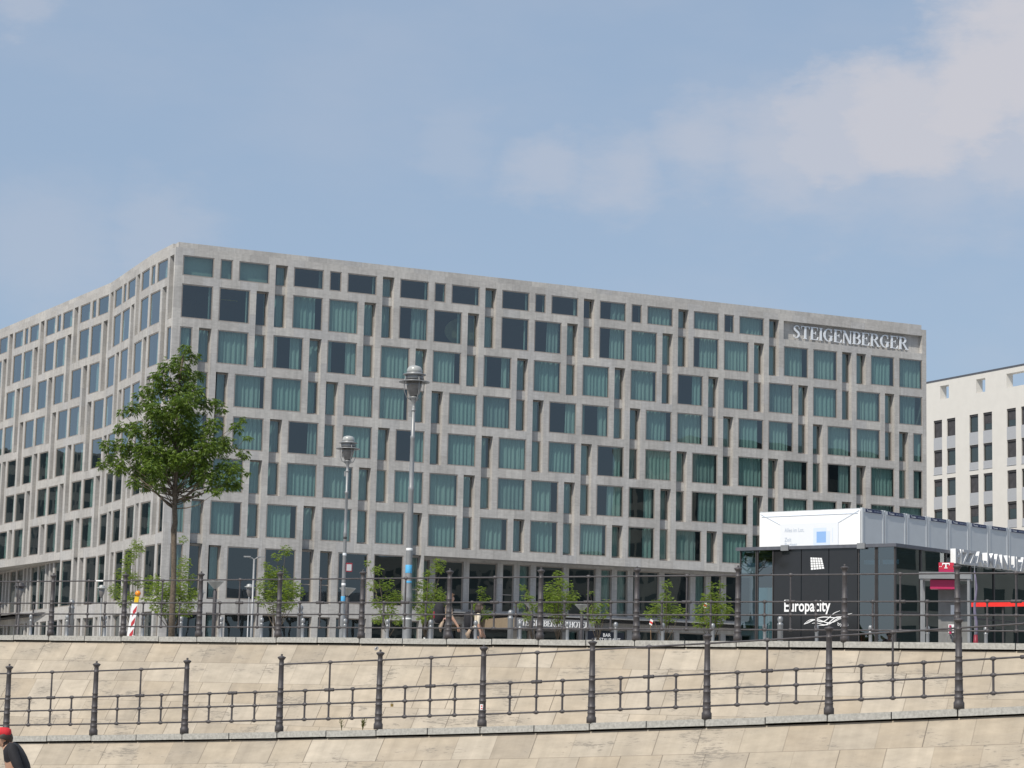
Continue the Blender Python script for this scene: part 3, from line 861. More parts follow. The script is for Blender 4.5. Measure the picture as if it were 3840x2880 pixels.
# --- windows: the largest hundred of each sort are parts of their own, the rest are one part
def curtain_into(mb, fc, u0, u1, z0, z1, w, rnd, taper=0):
    """hanging cloth with uneven folds"""
    n = max(3, int((u1 - u0) / .075)); pts = []
    ph = 0
    for i in range(n + 1):
        u = u0 + (u1 - u0) * i / n; ph += rnd.uniform(.55, 1.9)
        pts.append((u, .085 * sin(ph) * rnd.uniform(.4, 1.3)))
    uc = u1 if taper > 0 else u0
    for (a, da), (b, db) in zip(pts[:-1], pts[1:]):
        a2, b2 = (a + (uc - a) * abs(taper), b + (uc - b) * abs(taper)) if taper else (a, b)
        mb.face([fc.P(a, z0, w + da), fc.P(b, z0, w + db), fc.P(b2, z1, w + db * .8), fc.P(a2, z1, w + da * .8)], getattr(mb, 'cur', None))
def window_geo(win, fmb, pmb, cmb, bmb):
    _, kind, fc, u0, u1, z0, z1, w, st = win
    rnd = random.Random(hash((round(u0, 2), round(z0, 2), kind)) & 0xffff)
    fw = .09
    for a, b, c, d in ((u0, u1, z0, z0 + fw), (u0, u1, z1 - fw, z1), (u0, u0 + fw, z0 + fw, z1 - fw), (u1 - fw, u1, z0 + fw, z1 - fw)):
        o = fc.P(a, c, w - .05); fmb.box(o, fc.t * (b - a), fc.n * .085, ZV * (d - c))
    if z1 - z0 > 4 and kind == 'narrow_window':
        zt = z0 + 1.45; fmb.box(fc.P(u0 + fw, zt, w - .05), fc.t * (u1 - u0 - 2 * fw), fc.n * .075, ZV * .08)
    fc.quad(pmb, u0 + fw * .6, u1 - fw * .6, z0 + fw * .6, z1 - fw * .6, w - .02)
    a, b, c, d = u0 + .03, u1 - .03, z0 + .05, z1 - .02; wd = b - a
    cw = w - rnd.uniform(.22, .46)
    cmb_m = rnd.choice((CURT, CURT, CURT2, CURT3))
    cmb.cur = cmb_m
    if st[0] in 'F': curtain_into(cmb, fc, a, b, c, d, cw, rnd)
    elif st == 'R':
        m = a + wd * rnd.uniform(.80, .9); curtain_into(cmb, fc, a, m, c, d, cw, rnd)
    elif st == 'T':
        curtain_into(cmb, fc, a + wd * .02, b - wd * .10, c, d, cw, rnd, taper=.08); 
    elif st == 'C':
        curtain_into(cmb, fc, a, a + wd * .17, c, d, cw, rnd); curtain_into(cmb, fc, b - wd * rnd.uniform(.28, .42), b, c, d, cw, rnd)
    elif st[0] == 'L':
        f = int(st[1:]) / 100; curtain_into(cmb, fc, a + wd * f if not fc.flip else a, b if not fc.flip else b - wd * f, c, d, cw, rnd, taper=.05 if not fc.flip else -.05)
        if not fc.flip and rnd.random() < .5: curtain_into(cmb, fc, a, a + wd * .08, c, d, cw, rnd)
    elif st == 'D':
        if not fc.flip: curtain_into(cmb, fc, b - wd * .10, b, c, d, cw, rnd)
    elif st == 'B':
        fc.quad(bmb, a, b, c, d, cw)
WINS.sort(key=lambda x: -x[0])
count = {}
rest = {k: (MB(TAUPE), MB(GLASS), MB(CURT)) for k in ('wide_window', 'narrow_window')}
for win in WINS:
    k = win[1]; count[k] = count.get(k, 0) + 1
    if count[k] <= 100:
        fm, pm, cm = MB(TAUPE), MB(GLASS), MB(CURT)
        window_geo(win, fm, pm, cm, cm)
        c = win[2].P((win[3] + win[4]) / 2, (win[5] + win[6]) / 2, win[7])
        o = fm.build(k, hotel, c); pm.build('pane', o, c)
        if cm.f: cm.build('curtain', o, c)
    else:
        fm, pm, cm = rest[k]; window_geo(win, fm, pm, cm, cm)
for k, (fm, pm, cm) in rest.items():
    if fm.f:
        o = tag(fm.build(k, hotel), kind='stuff'); pm.build('pane', o); cm.build('curtain', o)

# hotel name in the recess at the top right
polys, adv = text_polys('STEIGENBERGER')
us, ue = 59.38, 72.30
mb = MB(SIGNSILVER)
sc = (ue - us) / adv
allp = [p for g in polys for p in g]
extrude_polys(mb, allp, fa.P(us, 34.56, -.462 + .14), TA * sc, ZV * 1.20, NA, .10, SIGNSILVER)
tag(mb.build('sign_lettering'), 'big silver serif letters in the recess at the top right of the hotel front', 'sign')
# entrance canopy with lettering
cz0, cz1, cu0, cu1, cwd = 6.60, 7.42, 29.0, 36.6, 5.0
can = thing('entrance_canopy', fa.P(33, PZ, 2.5), 'flat entrance canopy with brown side and white hotel lettering, low on the hotel front', 'canopy')
mb = MB(GREYFASCIA); mb.box(fa.P(cu0, cz0, RW), TA * (cu1 - cu0), NA * (cwd - RW), ZV * (cz1 - cz0)); mb.build('roof', can)
mb = MB(BROWN); o = fa.P(cu0, cz0 - .02, RW + .1); mb.box(o - TA * .05, TA * .046, NA * (cwd - RW - .1), ZV * (cz1 - cz0 + .04)); mb.build('side_fascia', can)
mb = MB(WHITE); polys, adv = text_polys('STEIGENBERGER HOTEL'); sc = 6.6 / adv
extrude_polys(mb, [p for g in polys for p in g], fa.P(cu0 + .35, cz0 + .18, cwd + .02), TA * sc, ZV * .48, NA, .05, WHITE); mb.build('lettering', can)
for u in (cu0 + .6, cu1 - .6):
    mb = MB(GREYFASCIA); mb.tube(fa.P(u, PZ, cwd - .5), fa.P(u, cz0, cwd - .5), .11, n=12); mb.build('post', can)
# restaurant board
bs = thing('restaurant_board', fa.P(40, PZ, .4), 'dark blue board with small white bar restaurant lettering right of the canopy', 'sign')
mb = MB(NAVY); mb.box(fa.P(38.2, PZ, .3), TA * 3.6, NA * .12, ZV * 5.5); mb.build('panel', bs)
mb = MB(WHITE); flat_text(mb, 'BAR', fa.P(39.7, 6.28, .43), TA * .42, ZV * .42, NA, WHITE, bold=.01); flat_text(mb, 'RESTAURANT', fa.P(38.9, 5.88, .43), TA * .42, ZV * .42, NA, WHITE, width=2.5, bold=.01); mb.build('lettering', bs)

# ------------------------------------------------------------------ white office building behind, at the right
az = R(153); WT = Vector((sin(az), cos(az), 0)); WN = Vector((-WT.y * -1, 0, 0))
WN = Vector((WT.y, -WT.x, 0))
if WN.x > 0: WN = -WN
WO = Vector((47.672, 255.0, 0))
wb = thing('office_building', WO + WT * 10 + ZV * PZ, 'white rendered office building with paired dark windows behind the right end of the hotel', 'building')
fw_ = Face(WO, WT, WN, False)
holes = []; wins = []; openings = []
rows = []
zt = 33.48
for k in range(5):
    rows += [(zt, zt - 2.0, 1), (zt - 3.41, zt - 5.36, 2)]
    zt -= 6.75
us = []
for k in range(-1, 5):
    us += [1.24 + 6.4 * k, 3.63 + 6.4 * k]
for u in us:
    for (t_, b_, pos) in rows:
        if b_ < PZ + .5: continue
        holes.append((u, u + 1.52, b_, t_, .24)); wins.append((u, b_, t_, pos))
for k in range(-1, 2): openings.append((2.45 + 6.42 * k, 4.02 + 6.42 * k, 35.83, 37.36, .9))
openings.append((14.04, 21.5, 35.83, 37.36, .9))
mb = MB(WHITEWALL)
WL0, WL1 = -14.0, 32.0
pierce(mb, fw_, WL0, WL1, PZ - .2, 37.98, holes + openings)
# the top storey is an open screen wall: its back face has the same openings
fb_ = Face(WO - WN * .9, WT, WN, False)
pierce(mb, fb_, WL0, WL1, 34.6, 37.98, [(a, b, c, d, .001) for a, b, c, d, e in openings])
fw_.zquad(mb, WL0, WL1, 34.6, -14, -.9)
for u in (WL0, WL1): fw_.uquad(mb, u, PZ - .2, 34.6, -14, 0); fw_.uquad(mb, u, 34.6, 37.98, -.9, 0)
mb.face([fw_.P(WL0, PZ, -14), fw_.P(WL1, PZ, -14), fw_.P(WL1, 34.6, -14), fw_.P(WL0, 34.6, -14)])
mb.build('wall', wb)
mb = MB(ROOFMETAL); mb.box(fw_.P(WL0, 37.98, -1.0), WT * (WL1 - WL0), WN * 1.06, ZV * .16); mb.build('roof_edge', wb)
rnd = random.Random(5)
for u, b_, t_, pos in wins:
    if u > 22 or b_ < 15: continue
    c = fw_.P(u + .76, (b_ + t_) / 2, 0)
    f = MB(DARKFRAME)
    for a0, a1, z0, z1 in ((u, u + 1.52, b_, b_ + .09), (u, u + 1.52, t_ - .22, t_), (u, u + .08, b_ + .09, t_ - .22), (u + 1.44, u + 1.52, b_ + .09, t_ - .22)):
        f.box(fw_.P(a0, z0, -.23), WT * (a1 - a0), WN * (.16 if z1 > t_ - .05 else .1), ZV * (z1 - z0))
    fo = f.build('window', wb, c)
    g = MB(OFFGLASS); fw_.quad(g, u + .08, u + 1.44, b_ + .09, t_ - .22, -.19)
    g.build('pane', fo, c)
    if rnd.random() < .55:
        dn = rnd.choice((1.0, 1.0, .6, .35)); g = MB(rnd.choice((DARKGLASS, DARKGLASS, CURT if dn < .5 else DARKGLASS)))
        fw_.quad(g, u + .09, u + 1.43, t_ - .22 - (t_ - b_ - .31) * dn, t_ - .22, -.175); g.build('blind', fo, c)
    pz = 1.38 if pos == 1 else .82
    p = MB(GREYPANEL); fw_.quad(p, u, u + 1.52, b_ - pz, b_, .004)
    p.box(fw_.P(u - .02, b_ - pz - .06, .001), WT * 1.56, WN * .05, ZV * .06, GREYPANEL) if pos == 2 else None
    p.build('spandrel_panel', wb, c)

# ------------------------------------------------------------------ site containers with banner
CO = Vector((20.496, 130.0, 0)); cz1 = 11.95; cz0 = 9.36
a1 = R(-51.2); CF = Vector((sin(a1), cos(a1), 0)); a2 = R(43.6); CR = Vector((sin(a2), cos(a2), 0))
CW, CLn = 2.30, 7.0
NF = Vector((CF.y, -CF.x, 0)); NF = NF if NF.y < 0 else -NF
NR = Vector((CR.y, -CR.x, 0)); NR = NR if NR.y < 0 else -NR
CONTL = ['white site container with a pale printed banner across its long side', 'grey container end next to the one with the banner', 'grey container end, third in the row from the banner']
for i in range(9):
    o = CO + CR * (CW * i)
    lab = CONTL[i] if i < 3 else 'grey container end with blue label strip, %s in the row from the banner' % ORD[i]
    c = thing('site_container', o + CF * 3 + CR * 1.1 + ZV * cz0, lab, 'container', 'site containers in a row above the dark pavilion')
    mb = MB(CONT)
    g = .035
    A = o + CR * g; 
    mb.box(A + ZV * (cz0 + .1), CR * (CW - 2 * g), CF * CLn, ZV * (cz1 - cz0 - .2))
    mb.build('body', c)
    f = MB(CONT)
    for u in (0.0, CW - 2 * g - .15):
        for v in (0, CLn - .15):
            f.box(A + CR * u + CF * v - NR * -.012 - CF * .012 + ZV * cz0, CR * .15, CF * .15, ZV * (cz1 - cz0 + .03))
    f.box(A + CR * .15 - CF * .03 + ZV * (cz1 - .22), CR * (CW - 2 * g - .3), CF * .1, ZV * .22)
    f.box(A + CR * .15 - CF * .03 + ZV * cz0, CR * (CW - 2 * g - .3), CF * .1, ZV * .18)
    f.box(A - CR * .012 + CF * .15 + ZV * (cz1 - .16), CR * .1, CF * (CLn - .3), ZV * .16)
    f.build('frame', c)
    l = MB(BLUE); l0 = o + CR * .34 - CF * .046
    l.box(l0 + ZV * (cz1 - .21), CR * 1.62, CF * .012, ZV * .20); lb = l.build('label_strip', c)
    t = MB(PALE); flat_text(t, 'Touax', l0 + CR * .10 + ZV * (cz1 - .165), CR * .16, ZV * .16, NR, PALE, bold=.02, width=.55); flat_text(t, '030 28 53 25', l0 + CR * .85 + ZV * (cz1 - .15), CR * .11, ZV * .11, NR, TEXTGREY, width=.68); t.build('lettering', lb)
    if i == 0:
        b = MB(WHITE)
        fo = o - CR * .05            # banner plane, just off the long side
        X = -CF; O = fo + CF * CLn   # reading direction left to right
        def bq(x0, x1, z0, z1, mat, d): b.face([O + X * x0 + NF * d + ZV * z0, O + X * x1 + NF * d + ZV * z0, O + X * x1 + NF * d + ZV * z1, O + X * x0 + NF * d + ZV * z1], mat)
        bq(.06, CLn - .06, cz0 + .05, cz1 - .05, WHITE, .0)
        b.build('banner', c)
        b = MB(PALE)
        bq(1.50, CLn - 1.52, cz0, cz1 - .78, PALE, .012)
        bq(3.80, 4.68, cz1 - 2.10, cz1 - 1.08, LBLUE, .018); bq(4.02, 4.92, cz1 - 2.45, cz1 - 1.30, LBLUE, .020); bq(4.02, 4.66, cz1 - 1.95, cz1 - 1.30, MBLUE, .024); bq(5.08, 5.12, cz1 - 1.95, cz1 - 1.10, LBLUE, .02)
        for txt, zz, w_ in (('Alles im Lot.', 1.27, 1.35), ('Zeit', 1.83, .46), ('Budget', 2.13, .84)):
            flat_text(b, txt, O + X * 1.82 + NF * .02 + ZV * (cz1 - zz), X * .34, ZV * .34, NF, TEXTGREY, width=w_)
        for (x0, z0, x1, z1) in ((.12, .12, 1.50, .80), (CLn - .12, .12, CLn - 1.52, .80), (.2, .30, CLn - .2, .30), (CLn - 1.52, .80, CLn - 1.52, 2.6)):
            p0 = O + X * x0 + NF * .03 + ZV * (cz1 - z0); p1 = O + X * x1 + NF * .03 + ZV * (cz1 - z1)
            b.tube(p0, p1, .014, n=5, mat=LBLUE)
        b.build('banner_print', c)

# steel trestle that carries the containers
tr_ = thing('support_frame', CO + CR * 10 + CF * 3 + ZV * PZ, 'steel trestle under the row of site containers, behind the dark pavilion', 'frame')
for v in (.3, CLn - .3):
    mb = MB(STEEL); mb.box(CO + CF * (v - .12) + ZV * (cz0 - .28), CR * (CW * 9), CF * .24, ZV * .27); mb.build('beam', tr_)
    for i in range(10):
        mb = MB(STEEL); p = CO + CR * (i * CW * .99 + .1) + CF * v; mb.tube(p + ZV * PZ, p + ZV * (cz0 - .28), .12, n=8); mb.build('post', tr_)

# ------------------------------------------------------------------ dark glazed pavilion
PO = Vector((11.396, 66.0, 0)); a1 = R(-53); a2 = R(41.5)
PF = Vector((sin(a1), cos(a1), 0)); PR = Vector((sin(a2), cos(a2), 0))
PNF = Vector((PF.y, -PF.x, 0)); PNF = PNF if PNF.y < 0 else -PNF
PNR = Vector((PR.y, -PR.x, 0)); PNR = PNR if PNR.y < 0 else -PNR
pz1 = 5.045; PLn = 5.33; PRL = 16.0
pav = thing('pavilion', PO + PF * 2 + PR * 3 + ZV * PZ, 'low flat-roofed pavilion with black panels and blue glass behind the railing', 'building')
mb = MB(ROOFMETAL); mb.box(PO - PF * .06 - PR * .06 + ZV * (pz1 - .10), PF * (PLn + .16), PR * (PRL + .1), ZV * .10); 
for t_ in (.95, 3.55): mb.box(PO + PF * t_ - PR * .10 + ZV * (pz1 - .14), PF * .26, PR * .05, ZV * .17, STEEL)
mb.build('roof', pav)
X = -PF; O = PO + PF * PLn      # left end of the front, reading rightwards
def fq(mb, x0, x1, z0, z1, d, mat): mb.face([O + X * x0 + PNF * d + ZV * z0, O + X * x1 + PNF * d + ZV * z0, O + X * x1 + PNF * d + ZV * z1, O + X * x0 + PNF * d + ZV * z1], mat)
xs = [0, .62, 1.22, 2.18, 3.12, 4.09, 4.70, PLn]
zt = pz1 - .10
for i in range(7):
    x0, x1 = xs[i] + .012, xs[i + 1] - .012
    if 2 <= i <= 4:
        m = MB(BLACKPANEL); m.box(O + X * x0 + ZV * PZ - PNF * .05, X * (x1 - x0), PNF * .052, ZV * (zt - PZ)); m.build('black_panel', pav)
    else:
        m = MB(DARKFRAME)
        for a, b in ((x0, x0 + .035), (x1 - .035, x1)): m.box(O + X * a + ZV * PZ - PNF * .06, X * (b - a), PNF * .065, ZV * (zt - PZ))
        m.box(O + X * (x0 + .035) + ZV * (PZ + .85) - PNF * .05, X * (x1 - x0 - .07), PNF * .045, ZV * .06)
        wo_ = m.build('glazing', pav); g = MB(GLASS2); fq(g, x0 + .03, x1 - .03, PZ, zt, -.02, GLASS2); g.build('pane', wo_)
m = MB(DARKFRAME); n = 11
for i in range(n + 1):
    t_ = i * PRL / n; m.box(PO + PR * max(.0, t_ - .03) + ZV * PZ + PNR * -.05, PR * .055, PNR * .055, ZV * (zt - PZ))
m.box(PO + ZV * 3.02 - PNR * .05, PR * PRL, PNR * .045, ZV * .05)
wo_ = m.build('glazing', pav); g = MB(GLASS2)
for i in range(n):
    t0, t1 = i * PRL / n + .02, (i + 1) * PRL / n - .02
    g.face([PO + PR * t0 + ZV * PZ - PNR * .03, PO + PR * t1 + ZV * PZ - PNR * .03, PO + PR * t1 + ZV * zt - PNR * .03, PO + PR * t0 + ZV * zt - PNR * .03])
g.build('pane', wo_)
# inside: pale back wall, dark floor zone, a red settee
m = MB(ROOM); m.box(PO + PF * (PLn - .1) + PR * 3.2 + ZV * PZ, -PF * 2.6, PR * .1, ZV * (zt - PZ - .1)); m.box(PO + PF * 2.6 + PR * 3.3 + ZV * PZ, PR * (PRL - 3.4), PF * .1, ZV * (zt - PZ - .1)); m.box(PO + PF * .1 + PR * (PRL - .1) + ZV * PZ, PF * 2.5, PR * .08, ZV * (zt - PZ - .1)); m.box(PO + PF * (PLn - .06) + PR * .9 + ZV * PZ, PF * .05, PR * 2.3, ZV * (zt - PZ - .1))
m.box(PO + PF * .1 + PR * .1 + ZV * (zt - .16), PF * (PLn - .2), PR * (PRL - .2), ZV * .1)
m.build('interior', pav)
m = MB(CURT); m.box(PO + PF * (PLn - .05) + PR * .8 + ZV * (PZ + .9), -PF * 1.1, PR * .05, ZV * 1.75); m.build('poster_wall', pav)
m = MB(PALE)
for t_ in (.12, .75): m.box(PO + PF * t_ + PR * .35 + ZV * (zt - .48), PF * .5, PR * .05, ZV * .13)
for t_ in (4.15, 4.78): m.box(PO + PF * t_ + PR * .35 + ZV * (zt - .48), PF * .5, PR * .05, ZV * .13)
m.build('ceiling_lamp', pav)
# emblem and lettering on the black panels
m = MB(WHITE)
cx, cz = 2.70, zt - .43
ga = [(-.21, .18), (.19, .155), (.28, -.18), (-.19, -.21)]
def bil(s, t): 
    p = [ga[0][k] * (1 - s) * t + ga[1][k] * s * t + ga[2][k] * s * (1 - t) + ga[3][k] * (1 - s) * (1 - t) for k in (0, 1)]
    return O + X * (cx + p[0]) + ZV * (cz + p[1]) + PNF * .012
for i in range(5):
    for j in range(5):
        e = .09
        m.face([bil((i + e) / 5, (j + e) / 5), bil((i + 1 - e) / 5, (j + e) / 5), bil((i + 1 - e) / 5, (j + 1 - e) / 5), bil((i + e) / 5, (j + 1 - e) / 5)])
m.build('emblem', pav)
m = MB(WHITE)
tx0 = 1.58
flat_text(m, 'Europacity', O + X * tx0 + ZV * 3.07, X * .5, ZV * .50, PNF, WHITE, width=1.58, bold=.018, depth=.012)
flat_text(m, 'by ca', O + X * 3.42 + ZV * 2.64, X * .14, ZV * .14, PNF, WHITE, width=.36, depth=.012)
m.build('lettering', pav)
m = MB(WHITE)
for k, (amp, ph, x0, x1, y0, y1) in enumerate(((.10, .0, 2.22, 3.85, 2.40, 2.72), (.13, .7, 2.22, 3.62, 2.40, 2.58), (.16, 1.5, 2.22, 3.45, 2.40, 2.80), (.12, 2.6, 2.5, 3.72, 2.42, 2.62), (.08, 3.6, 2.7, 3.6, 2.36, 2.66))):
    P = []
    for i in range(25):
        s = i / 24; x = x0 + (x1 - x0) * s; y = y0 + (y1 - y0) * s + amp * sin(ph + s * 5.2) * sin(pi * min(1, s * 1.15)) 
        P.append((x + .06, y + .28))
    for q, poly in enumerate(stroke(P, [.010 + .016 * sin(pi * i / 24) for i in range(25)])):
        m.face([O + X * a + ZV * b + PNF * (.013 + .0012 * k) for a, b in poly])
m.build('swirl_mark', pav)
# red bar sign beside the booth, parallel to the pavilion front
rb0 = at(3640, 2268, 62); rb = thing('bar_sign', Vector((rb0.x, rb0.y, PZ)), 'long bright red horizontal bar right of the telephone booth', 'sign')
m = MB(BARRED); m.box(rb0 - ZV * .055, -PF * 4.5, PF.cross(ZV) * .05, ZV * .115); m.build('bar', rb)
for t_ in (.9, 3.4):
    m = MB(DARKFRAME); q = rb0 - PF * t_; q = Vector((q.x, q.y, PZ)) + PR * .10; m.tube(q, q + ZV * (rb0.z - PZ + .03), .03, n=8); m.build('post', rb)
# settee inside
st = thing('settee', PO + PR * 1.3 + PF * .7 + ZV * PZ, 'dark red settee low behind the pavilion glass beside the phone booth', 'settee')
m = MB(DKRED); m.box(PO + PR * .25 + PF * .35 + ZV * PZ, PR * 2.0, PF * .8, ZV * .5); m.build('seat', st)
m = MB(DKRED); m.box(PO + PR * .25 + PF * 1.16 + ZV * PZ, PR * 2.0, PF * .22, ZV * 1.15); m.build('backrest', st)
# pizzeria lettering: solid letters standing off the roof edge
m = MB(GREYPANEL)
txt = 'PIZZA-MANUFAKTUR'; t_ = 3.02
PZL = PO + ZV * 4.66 + PNR * .06
polys = font_polys(txt, .022)
xs_ = [x for p in polys for x, y in p]; W_ = max(xs_) - min(xs_); sc = 6.1 / W_; hs = .43 / .70
import itertools
edges = {}
for poly in polys:
    a = sum(poly[k][0] * poly[(k + 1) % len(poly)][1] - poly[(k + 1) % len(poly)][0] * poly[k][1] for k in range(len(poly)))
    if a < 0: poly = poly[::-1]
    pt = lambda q, d: PZL + PR * (t_ + q[0] * sc) + ZV * (q[1] * hs) + PNR * d
    m.face([pt(q, .18) for q in poly], GREYPANEL)  # fronts coloured grey to carry their shade; the sunlit sides stay white
    for k in range(len(poly)):
        e = (tuple(round(v, 5) for v in poly[k]), tuple(round(v, 5) for v in poly[(k + 1) % len(poly)]))
        edges[e] = edges.get(e, 0) + 1
for (p, q) in edges:
    if (q, p) not in edges: m.face([pt(p, 0), pt(q, 0), pt(q, .18), pt(p, .18)], WHITE)
tag(m.build('roof_lettering'), 'row of solid white block letters along the pavilion roof edge at the right', 'sign')

# ------------------------------------------------------------------ telephone booth
TB = gx(3548, 55, PZ); a = R(-14)
bx = Vector((cos(a), sin(a), 0)); by = Vector((-sin(a), cos(a), 0))
tb = thing('telephone_booth', TB, 'grey open telephone booth with a magenta cube sign on its roof', 'telephone booth')
m = MB(STEEL); m.box(TB - bx * .62 - by * .45 + ZV * 2.14, bx * 1.24, by * .95, ZV * .16); m.build('roof', tb)
for sx in (-.59, .53):
    for sy in (-.42, .40):
        m = MB(STEEL); m.box(TB + bx * sx + by * sy, bx * .06, by * .06, ZV * 2.14); m.build('post', tb)
m = MB(BOOTHGREY); m.box(TB - bx * .20 + by * .30, bx * .74, by * .08, ZV * 2.05); m.build('back_panel', tb)
m = MB(GLASS2); m.face([TB + bx * .56 - by * .36 + ZV * .1, TB + bx * .56 + by * .40 + ZV * .1, TB + bx * .56 + by * .40 + ZV * 2.1, TB + bx * .56 - by * .36 + ZV * 2.1]); m.build('side_pane', tb)
m = MB(DKRED); m.box(TB - bx * .36 - by * .30 + ZV * 1.90, bx * .66, by * .4, ZV * .22, MAGENTA); m.build('name_board', tb)
m = MB(MAGENTA); m.box(TB - bx * .16 - by * .17 + ZV * 2.301, bx * .36, by * .36, ZV * .25); 
m.box(TB - bx * .158 - by * .172 + ZV * 2.38, bx * .357, by * .01, ZV * .168, CUBERED)
cu = m.build('cube_sign', tb)
m = MB(WHITE); o = TB - bx * .0 - by * .186 + ZV * 2.41
for x0, x1, z0, z1 in ((-.06, .09, .10, .13), (-.075, -.06, .07, .13), (.09, .105, .07, .13), (-.0, .03, .0, .10), (-.02, .05, -.005, .02)): m.box(o + bx * x0 + ZV * z0 - by * (.002 * (x1 > .1)), bx * (x1 - x0), by * .006, ZV * (z1 - z0))
for x0 in (-.14, -.105): m.box(o + bx * x0 + ZV * .03, bx * .018, by * .006, ZV * .018)
m.build('emblem', cu)
m = MB(WHITE); m.box(TB + bx * .05 + by * .18 + ZV * .86, bx * .26, by * .11, ZV * .20); ph = m.build('telephone', tb)
m = MB(MAGENTA); m.box(TB + bx * .07 + by * .13 + ZV * .83, bx * .05, by * .05, ZV * .21); m.build('handset', ph)
m = MB(BLUE); m.box(TB + bx * .20 + by * .172 + ZV * .98, bx * .08, by * .007, ZV * .035); m.build('display', ph)
m = MB(STEEL); m.path([TB + bx * (.09 + .09 * sin(q)) + by * .14 + ZV * (.60 + .23 * cos(q)) for q in [pi * 2 * i / 14 for i in range(15)]], [.006] * 15, 5); m.build('cord', ph)
m = MB(PALE); m.box(TB + bx * .10 + by * .285 + ZV * 1.30, bx * .24, by * .012, ZV * .24); m.build('notice', tb)
# furled flag beside it
fp = gx(3657, 60, PZ); fl = thing('beach_flag', fp, 'furled purple and red banner flag on a thin pole right of the phone booth', 'flag')
m = MB(STEEL); m.tube(fp, fp + ZV * 2.9, .018, .012); m.build('pole', fl)
m = MB(PALE); m.path([fp + ZV * (.9 + 1.8 * i / 8) + X0 * (.03 * sin(i * 1.3) + .02) for i in range(9)], [.03, .035, .04, .04, .035, .03, .03, .025, .015], 8, simple('flag_purple', (.15, .135, .20), .8)); m.path([fp + ZV * (.1 + .9 * i / 4) + X0 * .02 for i in range(5)], [.05, .075, .075, .07, .05], 8, DKRED); m.build('cloth', fl)

# ------------------------------------------------------------------ lamps
def lantern_head(m_parts, base, k=1.0):
    """classic lantern: bowl, hat, brim ring and hoops; base = top of the pole"""
    p, g = m_parts
    g.lathe([(.10, .12), (.17, .22), (.245, .48), (.265, .70)], base, 18, LAMPGLASS)
    p.lathe([(.055, -.35), (.075, -.33), (.075, -.28), (.055, -.26), (.06, -.05), (.10, .0), (.12, .06), (.16, .10), (.16, .13), (.11, .13)], base, 14, LAMPGREY)
    p.lathe([(.285, .70), (.285, .80), (.27, .82)], base, 18, LAMPGREY)
    p.lathe([(.24, .93), (.255, .97), (.235, 1.06), (.19, 1.12), (.10, 1.15), (.0, 1.16)], base, 18, LIGHTPLATE)
    p.lathe([(.27, .80), (.275, .90), (.255, .93)], base, 18, LAMPGREY)
    for h, r, t in ((.62, .50, .015), (.86, .37, .012)):
        p.lathe([(r - .10, h + .015), (r, h - .015), (r + .005, h - .005), (r, h + .01), (r - .10, h + .03)], base, 22, LAMPGREY)
    for q in range(4):
        a = q * pi / 2 + .5; d = Vector((cos(a), sin(a), 0))
        p.path([base + d * (.10) + ZV * .02, base + d * .26 + ZV * .10, base + d * .35 + ZV * .30, base + d * .36 + ZV * .60, base + d * .30 + ZV * .84], [.013] * 5, 6, LAMPGREY)
        p.tube(base + d * .20 + ZV * .62, base + d * .46 + ZV * .62, .010, n=6, mat=LAMPGREY)
def lamp_post(px, Y, label, rb, stickers=()):
    B = gx(px, Y, PZ); t = thing('street_lamp', B, label, 'street lamp', 'tall lantern street lamps')
    Ht = 8.55; k = rb / .15
    m = MB(LAMPGREY)
    m.lathe([(.165 * k, 0), (.165 * k, .12), (.148 * k, .16), (.142 * k, 2.10), (.152 * k, 2.14), (.152 * k, 2.24), (.128 * k, 2.36), (.110 * k, 2.62), (.104 * k, 3.2), (.088 * k, 5.6), (.096 * k, 5.62), (.096 * k, 5.74), (.080 * k, 5.77), (.070 * k, 7.3), (.078, 7.32), (.078, 7.40), (.062 * k, 7.43), (.056, Ht)], B, 18)
    m.build('pole', t)
    p, g = MB(LAMPGREY), MB(LAMPGLASS); lantern_head((p, g), B + ZV * Ht)
    p.box(B + ZV * (Ht - .52) + Vector((-.13, -.02, 0)), Vector((.07, 0, 0)), Vector((0, .04, 0)), ZV * .20)
    h = p.build('lantern', t, B + ZV * Ht); g.build('glass', h, B + ZV * Ht)
    for z, hh, mat in stickers:
        s = MB(mat); rr = 0
        for (r0, z0), (r1, z1) in (((.148 * k, .16), (.142 * k, 2.10)), ((.110 * k, 2.62), (.104 * k, 3.2)), ((.104 * k, 3.2), (.088 * k, 5.6))):
            if z0 - .5 <= z <= z1: rr = r0 + (r1 - r0) * (z - z0) / (z1 - z0); break
        s.lathe([(rr + .001, z), (rr + .004, z + .01), (rr + .004, z + hh - .01), (rr + .001, z + hh)], B, 18); s.build('sticker', t)
    return t, B
l1, B1_ = lamp_post(1522, 72, 'nearer of the two tall grey lantern lamps, with blue stickers on its pole', .15, ((2.98, .26, STICKER), (2.66, .07, STICKER), (3.70, .08, WHITE), (1.5, .05, WHITE)))
l2, B2_ = lamp_post(1277, 91.7, 'tall grey lantern lamp further back, with a small notice on its pole', .12, ((2.92, .20, STICKER), (3.56, .09, WHITE), (4.78, .10, PALE), (5.45, .10, DARKFRAME)))
m = MB(WHITE); o = B2_ + Vector((.08, -.12, 4.12)); m.box(o, Vector((.26, 0, 0)), Vector((0, .02, 0)), ZV * .36, DKRED); m.box(o + Vector((.03, -.004, .04)), Vector((.20, 0, 0)), Vector((0, .01, 0)), ZV * .26, GREYPANEL); m.build('notice', l2)
